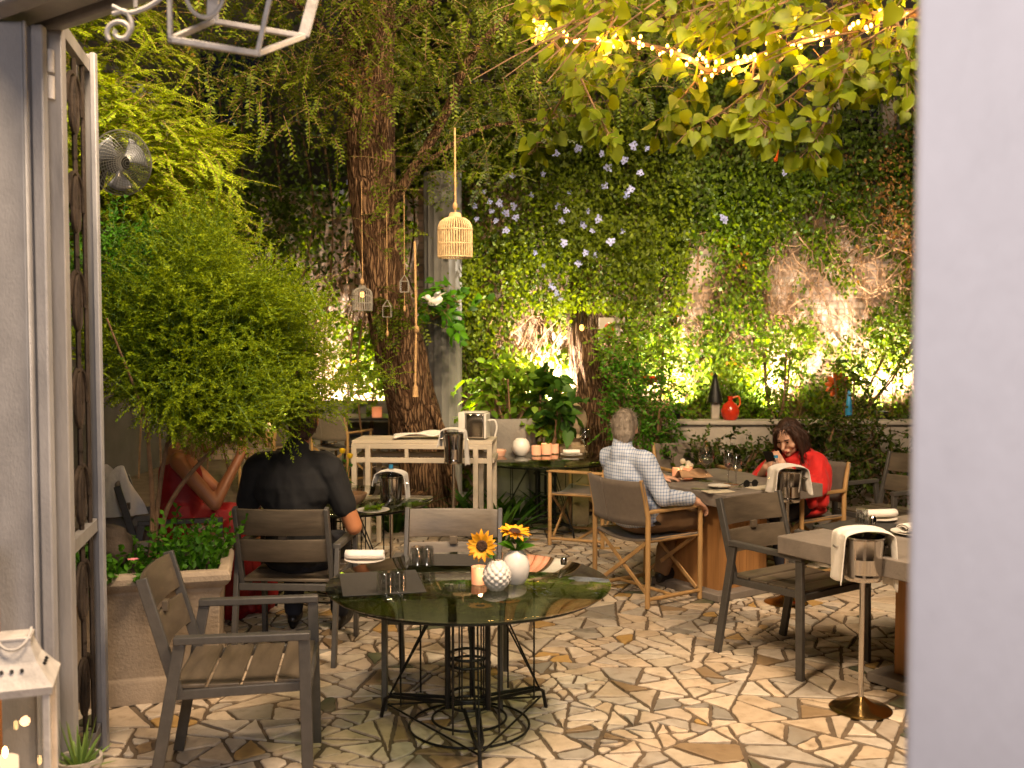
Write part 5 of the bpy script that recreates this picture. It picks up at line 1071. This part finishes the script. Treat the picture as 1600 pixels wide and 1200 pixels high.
# ================================================================ people
def blob(name, mb, mat, parent, voxel=.008, it=4, fac=.5, fold=None):
    me = bpy.data.meshes.new(name+'_raw'); me.from_pydata(mb.v, [], mb.f); me.update(); o = bpy.data.objects.new(name, me); COL.objects.link(o)
    r = o.modifiers.new('r', 'REMESH'); r.mode = 'VOXEL'; r.voxel_size = voxel; r.use_smooth_shade = True
    s = o.modifiers.new('s', 'SMOOTH'); s.factor = fac; s.iterations = it
    dg = bpy.context.evaluated_depsgraph_get(); dg.update(); m2 = bpy.data.meshes.new_from_object(o.evaluated_get(dg)); o.modifiers.clear(); o.data = m2; bpy.data.meshes.remove(me); m2.name = name
    if fold:
        amp, fq, sx, sy, sz = fold; q_ = V((sx, sy, sz))*fq
        nr_ = [v.normal.copy() for v in m2.vertices]; cs_ = [v.co.copy() for v in m2.vertices]; nw_ = []
        for c, vn_ in zip(cs_, nr_):
            u = V((c.x*q_.x, c.y*q_.y, c.z*q_.z)); n1 = mnoise.noise(u+V((mnoise.noise(c*7)*1.2,0,3))); nw_.extend(c+vn_*amp*(n1*1.0-abs(mnoise.noise(u*1.9))*.9+.2))
        m2.vertices.foreach_set('co', nw_); m2.update()
    m2.polygons.foreach_set('use_smooth', [True]*len(m2.polygons)); m2.materials.clear(); m2.materials.append(mat); o.parent = parent; return o
def strands(ho, n, Ln, W, mat, parent, flow=(0,0,-1), lift=.22):
    """loose locks lying over a hair mass"""
    me = ho.data; k = len(me.vertices); co = np.empty(k*3, np.float32); no = np.empty(k*3, np.float32); me.vertices.foreach_get('co', co); me.vertices.foreach_get('normal', no); co = co.reshape(-1,3); no = no.reshape(-1,3)
    i = rng.integers(0, k, n); P, Q = co[i].astype(float), no[i].astype(float); F = np.array(flow, float)[None]+rng.normal(0,.28,(n,3)); D = norm(F-Q*(F*Q).sum(1)[:,None]+Q*lift*rng.uniform(.2,1.4,(n,1)))
    lv = Leaves(T_RH); lv.add(P-Q*.003, D, Q+rng.normal(0,.3,(n,3)), Ln*rng.uniform(.5,1.4,n), W*rng.uniform(.6,1.4,n)); return lv.build('hair_lock', mat, parent)
def hand(mb, w, d, up, s=1, curl=.5, thumb=1, spread=1.0):
    """palm from wrist w along d, back of the hand towards up; four bent fingers and a side thumb"""
    w, d, up = V(w), V(d).normalized(), V(up).normalized(); x = d.cross(up).normalized(); up = x.cross(d)
    mb.cap(w, .026*s, w+d*.03*s, .030*s)
    for k in range(4): mb.cap(w+d*.02*s+x*(k-1.5)*.014*s, .013*s, w+d*.088*s+x*(k-1.5)*.0195*s, .0115*s, 10)
    for k, ln in enumerate((.066,.076,.071,.056)):
        b = w+d*.088*s+x*(k-1.5)*.0195*s; dd = (d+x*(k-1.5)*.06*spread).normalized(); c1 = curl*(.6+.12*k); p = b
        for j, f in enumerate((.45,.32,.25)):
            ang = c1*(j+.6); e = p+(dd*cos(ang)-up*sin(ang))*ln*f*s; mb.cap(p, (.0100-.001*j)*s, e, (.0094-.001*j)*s, 9); p = e
    t0 = w+d*.03*s-x*thumb*.022*s; t1 = t0+(d*.6-x*thumb*.8-up*.25).normalized()*.036*s; t2 = t1+(d*.9-x*thumb*.15-up*.35).normalized()*.032*s; mb.cap(t0, .0145*s, t1, .0115*s, 10); mb.cap(t1, .0112*s, t2, .009*s, 10)
def head(mb, c, R, s=1):
    """skull, jaw, nose, ears, brow; R rotates (face looks along local +Y)"""
    c = V(c); f = lambda p: c+R@(V(p)*s)
    mb.ell(c, tuple(a*s for a in (.076,.096,.108)), R, 20); mb.ell(f((0,.030,-.060)), tuple(a*s for a in (.056,.060,.060)), R, 16); mb.ell(f((0,.070,-.098)), tuple(a*s for a in (.022,.020,.018)), R, 10)
    mb.cap(f((0,.094,.0)), .009*s, f((0,.116,-.036)), .014*s, 10); mb.cap(f((-.030,.082,.016)), .012*s, f((.030,.082,.016)), .012*s, 10)
    for k in (-1,1): mb.ell(f((k*.042,.066,-.032)), tuple(a*s for a in (.024,.022,.024)), R, 10); mb.ell(f((k*.079,-.004,-.014)), tuple(a*s for a in (.009,.020,.032)), R, 10)
    mb.cap(f((-.020,.090,-.066)), .009*s, f((.020,.090,-.066)), .009*s, 8)
def person(label, loc, rz, J, mats, build, group=None):
    r = thing('person', label, 'person', loc, rz)
    return r
def R3(yaw=0, pitch=0, roll=0): return Matrix.Rotation(yaw,3,'Z') @ Matrix.Rotation(pitch,3,'X') @ Matrix.Rotation(roll,3,'Y')
def face(parent, c, R, s=1, closed=True):
    f = lambda p: V(c)+R@(V(p)*s)
    for k in (-1,1):
        m = MB(); m.ell(f((k*.030,.0915,.002)), (.011*s,.005*s,.0045*s if closed else .007*s), R, 10); m.build('eye', M['eye'], parent)
        m = MB(); m.cap(f((k*.016,.099,.022)), .0035*s, f((k*.045,.087,.022)), .0028*s, 8); m.build('eyebrow', M['hair_dark'], parent)
    m = MB(); m.ell(f((0,.100,-.062)), (.020*s,.006*s,.004*s), R, 10); m.ell(f((0,.099,-.071)), (.017*s,.007*s,.005*s), R, 10); m.build('lip', M['lip'], parent)
SZ = .008
# ---- man in the checked shirt, seen from behind, leaning back in the director chair
r = thing('person', 'grey haired man in blue checked shirt and khaki trousers sitting with his back to camera', 'person', (.89,6.56,SZ), fa)
Rh = R3(radians(40), radians(-3)); hc = (-.045,-.150,1.125)
b = MB(); head(b, hc, Rh); b.cap((-.03,-.185,.98), .056, (-.045,-.165,1.06), .052); b.cap((0,-.165,.90), .08, (-.01,-.17,.96), .055)
for s, el, wr in ((1,(.275,-.10,.70),(.275,.155,.662)),(-1,(-.30,.02,.70),(-.20,.27,.745))):
    sh = (s*.185,-.165,.925); b.cap(sh, .05, el, .040); b.cap(el, .039, wr, .027)
b.cap((0,-.06,.55), .13, (0,-.15,.85), .125); b.ell((0,-.05,.54), (.17,.15,.12))
LEG1 = (((.105,-.02,.535),(.14,.40,.50),(.16,.66,.15)), ((-.10,-.02,.535),(-.13,.36,.50),(-.10,.24,.13)))
for hp, kn, an in LEG1: b.cap(hp, .082, kn, .056); b.cap(kn, .054, an, .038)
hand(b, (.275,.165,.660), (.06,.82,-.55), (.05,.5,.85), 1.0, .55, 1); hand(b, (-.20,.28,.745), (.5,.85,-.05), (0,0,1), 1.0, .3, -1)
blob('body', b, M['skin'], r, .0062, 3)
b = MB(); b.ell((0,-.075,.58), (.190,.150,.13)); b.cap((0,-.085,.60), .150, (0,-.14,.80), .148); b.ell((0,-.155,.82), (.205,.130,.17)); b.cap((-.155,-.17,.925), .070, (.155,-.17,.925), .070); b.cap((-.02,-.185,.94), .085, (-.032,-.182,1.005), .066)
for s, el, wr in ((1,(.275,-.10,.70),(.275,.125,.668)),(-1,(-.30,.02,.70),(-.215,.24,.74))):
    sh = (s*.180,-.168,.915); b.cap(sh, .074, el, .058); b.cap(el, .057, wr, .043)
b.ell((0,-.19,.955), (.115,.075,.06)); b.cap((-.02,-.195,.97), .076, (-.035,-.180,1.03), .064); b.ell((0,-.09,.53), (.195,.155,.07)); blob('shirt', b, M['plaid'], r, .008, 3, fold=(.007,9,1,1,.8))
b = MB(); b.ell((0,-.05,.53), (.182,.165,.115))
for hp, kn, an in LEG1:
    k2 = V(kn); a2 = V(an); b.cap(hp, .100, kn, .073); b.cap(kn, .073, k2+(a2-k2)*.5, .064); b.cap(k2+(a2-k2)*.5, .064, a2+V((0,0,-.01)), .058)
blob('trousers', b, M['khaki'], r, .009, 4, fold=(.007,10,1,.5,1))
def shoe(mb, an, yaw, pitch=0):
    a = V(an); d = Matrix.Rotation(yaw,3,'Z')@V((0,1,0)); d.z = sin(pitch); z0 = a.z-.075
    mb.cap(V((a.x,a.y,z0+.03))-d*.03, .036, V((a.x,a.y,z0+.03))+d*.12, .040); mb.cap(V((a.x,a.y,z0+.02))+d*.10, .036, V((a.x,a.y,z0+.012))+d*.175, .030); mb.cap(a, .042, V((a.x,a.y,z0+.04)), .042); mb.cap(V((a.x,a.y,z0-.002))-d*.04, .022, V((a.x,a.y,z0-.002))+d*.16, .024)
for (hp, kn, an), yw in zip(LEG1, (-.15, .2)): b = MB(); shoe(b, an, yw, .0); blob('shoe', b, M['leather'], r, .006, 3)
b = MB(); f = lambda p: V(hc)+Rh@V(p)
b.ell(f((0,-.012,.020)), (.084,.100,.100), Rh, 20); b.ell(f((0,-.040,-.030)), (.072,.070,.080), Rh, 20); b.ell(f((0,.045,.070)), (.065,.050,.042), Rh, 14); b.ell(f((0,-.052,-.070)), (.056,.044,.040), Rh, 14)
strands(blob('hair', b, M['hair_grey'], r, .0055, 2, fold=(.006,24,1,1,.35)), 2600, .030, .0045, M['hair_grey'], r, (0,-.5,-.8))
b = MB(); b.tube([(.183*cos(a), -.06+.158*sin(a), .515-.03*sin(a)) for a in [i*2*pi/32 for i in range(32)]], .014, 8, closed=True); b.build('belt', M['leather'], r)

# ---- woman in the red poncho looking down at her phone
wa = math.atan2(-.56,-.83)-pi/2+.18
r = thing('person', 'dark haired woman in a loose red top looking down at the phone in her hands', 'person', (2.06,7.22,SZ), wa)
hc = (.0,.085,1.00); Rh = R3(.08, radians(-24), radians(4))
b = MB(); head(b, hc, Rh, 1.06); b.cap((0,-.06,.86), .052, (0,.03,.94), .050); b.cap((0,-.05,.80), .09, (0,-.06,.86), .07)
b.cap((0,-.05,.55), .12, (0,-.06,.80), .115); b.ell((0,-.03,.54), (.18,.16,.12))
AR = ((1,(.25,.10,.64),(.075,.285,.775)), (-1,(-.25,.10,.65),(-.07,.265,.80)))
for s, el, wr in AR: b.cap((s*.165,-.04,.83), .046, el, .038); b.cap(el, .037, wr, .025)
for s in (-1,1): b.cap((s*.1,.0,.53), .085, (s*.11,.40,.50), .06); b.cap((s*.11,.40,.50), .056, (s*.12,.36,.12), .038)
hand(b, (.075,.285,.775), (-.55,.25,.55), (.5,.7,-.2), .95, .75, -1); hand(b, (-.07,.265,.80), (.45,.18,.60), (-.5,.7,-.2), .95, .7, 1)
bd_ = blob('body', b, M['skin'], r, .0060, 2)
face(r, hc, Rh, 1.06)
b = MB(); b.ell((0,-.04,.60), (.225,.185,.17)); b.cap((0,-.05,.62), .18, (0,-.06,.78), .15); b.cap((-.14,-.05,.825), .075, (.14,-.05,.825), .075)
for s, el, wr in AR:
    e = V(el); w_ = V(wr); b.cap((s*.160,-.045,.82), .072, el, .066); b.cap(el, .066, e+(w_-e)*.45, .052); b.cap((s*.19,-.04,.76), .080, (s*.23,.03,.56), .058); b.cap((s*.17,.02,.74), .06, (s*.19,.10,.55), .05)
b.cap((-.09,.05,.87), .026, (.09,.05,.87), .026); b.cap((-.12,-.02,.86), .035, (0,.075,.83), .034); b.cap((.12,-.02,.86), .035, (0,.075,.83), .034); b.cap((-.12,-.04,.87), .035, (.12,-.05,.87), .035)
b.cap((-.15,.0,.80), .03, (.10,.12,.72), .03); b.cap((.16,.0,.78), .03, (-.08,.11,.66), .03); b.ell((0,-.02,.47), (.235,.21,.07))
blob('top', b, M['red_cloth'], r, .008, 3, fold=(.016,7,1,1,.45))
b = MB(); b.ell((0,-.03,.52), (.18,.16,.10))
for s in (-1,1): b.cap((s*.1,.0,.52), .098, (s*.11,.40,.50), .074); b.cap((s*.11,.40,.50), .072, (s*.12,.36,.13), .052)
blob('trousers', b, M['jeans'], r, .009, 3, fold=(.006,9,1,.6,1))
for s in (-1,1): b = MB(); shoe(b, (s*.12,.36,.10), 0); blob('shoe', b, M['leather'], r, .006, 3)
f = lambda p: V(hc)+Rh@V(p)
b = MB(); b.ell(f((0,-.020,.034)), (.090,.102,.100), Rh, 20); b.ell(f((0,-.05,-.05)), (.094,.072,.11), Rh, 20)
for s in (-1,1):
    for j in range(5):
        y0 = .045-.026*j; b.cap(f((s*.050,y0+.02,.085-.004*j)), .022, f((s*.088,y0,.0)), .019, 9); b.cap(f((s*.088,y0,.0)), .019, f((s*(.094+.004*(j%2)),y0-.002,-.10)), .018, 9); b.cap(f((s*(.094+.004*(j%2)),y0-.002,-.10)), .018, f((s*.086,y0+.012,-.165+.012*(j%3))), .008, 9)
for j in range(7): b.cap(f((-.075+.025*j,-.085,-.02)), .028, f((-.080+.027*j,-.085,-.15-.012*(j%2))), .014, 9)
strands(blob('hair', b, M['hair_dark'], r, .0055, 1, fold=(.004,24,1,1,.25)), 1500, .07, .004, M['hair_dark'], r, (0,-.35,-1), .03)
ph = MB(); ph.box((0,0,0), (.072,.009,.145), R3(.1, radians(-38))); o = ph.build('phone', M['black_iron'], None, bevel=.003); Rz = Matrix.Rotation(wa,3,'Z'); o.location = V((2.06,7.22,SZ))+Rz@V((.005,.325,.855)); o.rotation_euler.z = wa
tag(o, 'black phone held in both hands by the woman in red', 'phone')

# ---- man in the black polo shirt, back to the camera
r = thing('person', 'broad man in black polo shirt seen from behind in the slat armchair', 'person', (-1.17,5.42,SZ), radians(-3)); r.scale = (.92,.95,.985)
hc = (.04,-.03,1.285); Rh = R3(radians(12), radians(-10))
b = MB(); head(b, hc, Rh, 1.04); b.cap((.02,-.10,1.10), .066, (.035,-.06,1.22), .060); b.cap((0,-.10,1.03), .11, (.01,-.10,1.10), .08)
AR = ((1,(.345,-.06,.70),(.30,.20,.675)), (-1,(-.33,-.02,.72),(-.18,.27,.70)))
for s, el, wr in AR: b.cap((s*.215,-.10,1.02), .060, el, .050); b.cap(el, .048, wr, .031)
b.cap((0,-.03,.58), .16, (0,-.09,.95), .15); b.ell((0,-.02,.55), (.19,.18,.13))
for s in (-1,1): b.cap((s*.11,.0,.54), .095, (s*.14,.42,.51), .066); b.cap((s*.14,.42,.51), .062, (s*.15,.40,.13), .043)
hand(b, (.30,.205,.672), (-.35,.9,-.12), (0,.1,1), 1.05, .45, 1); hand(b, (-.18,.28,.70), (.5,.8,.1), (0,0,1), 1.05, .4, -1); blob('body', b, M['skin_tan'], r, .0066, 3)
b = MB(); b.ell((0,-.03,.56), (.215,.195,.13)); b.cap((0,-.03,.60), .185, (0,-.08,.88), .175); b.ell((0,-.10,.93), (.240,.150,.19)); b.cap((-.185,-.10,1.03), .088, (.185,-.10,1.03), .088); b.cap((0,-.115,1.05), .10, (.02,-.105,1.125), .076)
for s, el, wr in AR: sh = V((s*.212,-.10,1.01)); e = V(el); b.cap(sh, .090, sh+(e-sh)*.62, .072)
blob('polo_shirt', b, M['black_cloth'], r, .008, 3, fold=(.008,8,1,1,.7))
b = MB(); b.ell((0,-.01,.53), (.205,.19,.11))
for s in (-1,1): b.cap((s*.11,.0,.54), .112, (s*.14,.42,.51), .082); b.cap((s*.14,.42,.51), .080, (s*.15,.40,.12), .060)
blob('trousers', b, M['jeans'], r, .01, 3)
for s in (-1,1): b = MB(); shoe(b, (s*.15,.40,.10), -s*.1); blob('shoe', b, M['leather'], r, .007, 3)
f = lambda p: V(hc)+Rh@V(p); b = MB(); b.ell(f((0,-.010,.026)), (.088,.103,.103), Rh, 20); b.ell(f((0,-.038,-.030)), (.084,.078,.08), Rh, 20); b.ell(f((0,-.055,-.075)), (.060,.048,.05), Rh, 14); strands(blob('hair', b, M['hair_dark'], r, .0065, 2), 1500, .028, .005, M['hair_dark'], r, (0,-.4,-.9))

# ---- woman in the crimson dress, elbows on the table, face behind the shrub
r = thing('person', 'fair haired woman in crimson dress with raised clasped hands half hidden by the shrub', 'person', (-2.05,6.15,SZ), radians(-75))
hc = (.0,.15,1.115); Rh = R3(-.2, radians(-22))
b = MB(); head(b, hc, Rh); b.cap((0,-.01,.97), .050, (0,.10,1.04), .047); b.cap((0,-.01,.93), .085, (0,-.02,1.0), .065); b.cap((-.14,-.01,.965), .052, (.14,-.01,.965), .052)
b.cap((0,.0,.56), .12, (0,-.01,.90), .115); b.ell((0,0,.54), (.175,.16,.12))
AR = ((1,(.20,.20,.70),(.06,.345,.965)), (-1,(-.17,.22,.71),(-.035,.355,.965)))
for s, el, wr in AR: b.cap((s*.165,-.01,.955), .050, el, .040); b.cap(el, .040, wr, .026)
for s in (-1,1): b.cap((s*.1,.02,.54), .088, (s*.11,.42,.52), .06); b.cap((s*.11,.42,.52), .056, (s*.12,.42,.12), .038)
hand(b, (.06,.35,.965), (-.45,.15,.85), (.6,.7,0), .95, .6, -1); hand(b, (-.035,.36,.965), (.45,.1,.85), (-.6,.7,0), .95, .6, 1); blob('body', b, M['skin_tan'], r, .0066, 2)
b = MB(); b.ell((0,-.005,.62), (.175,.155,.16)); b.cap((0,-.0,.62), .145, (0,-.01,.86), .132); b.ell((0,.0,.54), (.20,.18,.12)); b.cap((.0,.02,.54), .17, (0,.40,.53), .13); b.cap((0,.40,.52), .15, (0,.38,.10), .20); b.cap((.15,.30,.50), .10, (.17,.28,.08), .13)
for s in (-1,1): b.cap((s*.10,-.05,.86), .035, (s*.105,-.02,.985), .024); b.cap((s*.105,.05,.86), .03, (s*.105,.0,.985), .024)
for k in range(12): a = k*.35; b.cap((.18*cos(a), .36+.14*sin(a)*.7, .45), .028, (.24*cos(a), .36+.2*sin(a)*.7, .05), .03, 8)
blob('dress', b, M['dark_red'], r, .009, 2, fold=(.008,9,1,1,.4))
b = MB(); 
for k in range(16): b.tube(catmull([(-.17+.004*k, -.14+.006*k, .80), (-.185+.004*k, -.155+.008*k, .70), (-.19+.004*k, -.16+.008*k+.01*sin(k), .60)], 4), .006, 5)
b.build('fringe', M['red_cloth'], r)
f = lambda p: V(hc)+Rh@V(p); b = MB(); b.ell(f((0,-.015,.026)), (.090,.105,.105), Rh, 20); b.ell(f((0,-.05,-.05)), (.088,.075,.11), Rh, 18); b.cap(f((0,-.07,-.10)), .075, f((0,-.10,-.30)), .05); strands(blob('hair', b, M['hair_fair'], r, .0065, 2, fold=(.005,22,1,1,.3)), 1800, .09, .006, M['hair_fair'], r, (0,-.1,-1), .15)
b = MB(); b.ell(V((0,.36,.0)), .02)
# ================================================================ light
sc = S
w = bpy.data.worlds.new("World"); sc.world = w; w.use_nodes = True; t = w.node_tree; t.nodes.clear(); out = t.nodes.new('ShaderNodeOutputWorld'); bg = t.nodes.new('ShaderNodeBackground'); sk = t.nodes.new('ShaderNodeTexSky')
SE, SR = radians(-2), radians(200)
sk.sky_type = 'NISHITA'; sk.sun_disc = False; sk.sun_elevation = SE; sk.sun_rotation = SR; bg.inputs[1].default_value = .02; t.links.new(sk.outputs[0], bg.inputs[0]); t.links.new(bg.outputs[0], out.inputs[0])
def lamp(kind, name, loc, energy, col, target=None, size=.1, spot=None, blend=.6, sizey=None):
    l = bpy.data.lights.new(name, kind); l.energy = energy; l.color = col; o = bpy.data.objects.new(name, l); COL.objects.link(o); o.location = loc
    if target is not None: o.rotation_euler = (V(target)-V(loc)).to_track_quat('-Z', 'Y').to_euler()
    if kind == 'AREA':
        l.size = size
        if sizey: l.shape = 'RECTANGLE'; l.size_y = sizey
    elif kind == 'SUN': l.angle = radians(.5)
    else: l.shadow_soft_size = size
    if kind == 'SPOT': l.spot_size = radians(spot); l.spot_blend = blend
    return o
lamp('SUN', 'moon', (0,0,10), .01, (.8,.85,1), (2,3,0))
# lamps of the restaurant: floodlights on the house front above the opening, ceiling lamp of the room behind the camera
lamp('AREA', 'house_floodlight', (2.2,2.2,5.6), 480, (1,.74,.49), (.9,6.4,0), 1.5)
lamp('AREA', 'house_floodlight', (-1.1,2.3,4.9), 250, (1,.74,.48), (-1.5,6.0,1.0), .9)
lamp('AREA', 'room_ceiling_lamp', (.2,-1.2,2.9), 80, (1,.91,.89), (-.2,1.6,1.0), .8)
lamp('SPOT', 'tree_spotlight', (-1.2,4.2,4.6), 1700, (1,.76,.34), (-3.0,7.0,3.1), .08, 60)
lamp('SPOT', 'tree_spotlight', (1.0,5.2,4.9), 900, (1,.76,.42), (-.6,8.6,3.8), .08, 88)
lamp('SPOT', 'wall_fill_light', (1.4,5.4,4.9), 480, (1,.74,.40), (.5,10.2,2.7), .25, 75)  # unseen fill added to brighten the flowering climber
lamp('SPOT', 'wall_fill_light', (2.2,5.0,4.9), 170, (1,.80,.46), (3.2,10.2,3.0), .25, 70)  # second added fill, lifting the creeper further along the wall
lamp('SPOT', 'shrub_fill_light', (-.2,2.5,4.0), 230, (1,.80,.52), (-1.55,5.0,1.65), .3, 34)  # unseen fill added to brighten the planter shrub
# uplights
UP = (1,.85,.66)
for (x, y, z, e, tx) in ((1.62,9.80,1.02,760,1.55),(3.68,9.80,1.02,820,3.75),(2.62,9.85,1.02,600,2.6),(.40,9.88,1.0,1300,.42),(-1.95,13.65,.16,3000,-1.95)):
    lamp('SPOT', 'uplight_lamp', (x,y,z), e, UP, (tx,y+.42,z+1.0), .04, 130, .8)
lamp('SPOT', 'uplight_lamp', (-3.0,13.4,.2), 1500, UP, (-3.0,14.0,1.6), .05, 120, .8)  # extra lamp without a fixture, added to brighten the far ivy
lamp('POINT', 'couple_fill_light', (-1.35,6.75,2.35), 26, (1,.66,.34), None, .04)  # unseen point light added to brighten the couple at their table
lamp('SPOT', 'uplight_lamp', (-.42,9.62,.75), 150, (1,.85,.55), (.05,9.35,1.5), .04, 110, .7)
# string light glow
for k in range(6): p = path[int(len(path)*.06)+int(len(path)*.82*k/5)]; lamp('POINT', 'fairy_glow', p+V((0,-.05,-.02)), 8.5, (1,.52,.14), None, .05)
for c in (vp1+V((-.06,.02,.06)), onc(1065,747)+V((0,0,.06)), on2(850,710)+V((0,0,.08)), V((-1.435,2.83,.53))): lamp('POINT', 'candle_glow', c, .6, (1,.55,.25), None, .015)
# ================================================================ camera and render
cd = bpy.data.cameras.new('camera'); cam = bpy.data.objects.new('camera', cd); COL.objects.link(cam); cam.location = CAM; cam.rotation_euler = (pi/2-TILT, 0, 0)
cd.sensor_fit = 'HORIZONTAL'; cd.sensor_width = 36; cd.lens = 36*FPX/1600; cd.clip_start = .05; cd.clip_end = 200; cd.dof.use_dof = True; cd.dof.focus_distance = 5.6; cd.dof.aperture_fstop = 2.8
sc.camera = cam; sc.render.engine = 'CYCLES'
cy = sc.cycles; cy.max_bounces = 7; cy.diffuse_bounces = 3; cy.glossy_bounces = 3; cy.transmission_bounces = 4; cy.transparent_max_bounces = 12; cy.caustics_reflective = False; cy.caustics_refractive = False; cy.sample_clamp_indirect = 3; cy.sample_clamp_direct = 0; cy.use_denoising = True; cy.denoiser = 'OPENIMAGEDENOISE'
vs_ = sc.view_settings; vs_.view_transform = 'Standard'; vs_.look = 'None'; vs_.exposure = .26; vs_.gamma = 1; vs_.use_curve_mapping = False
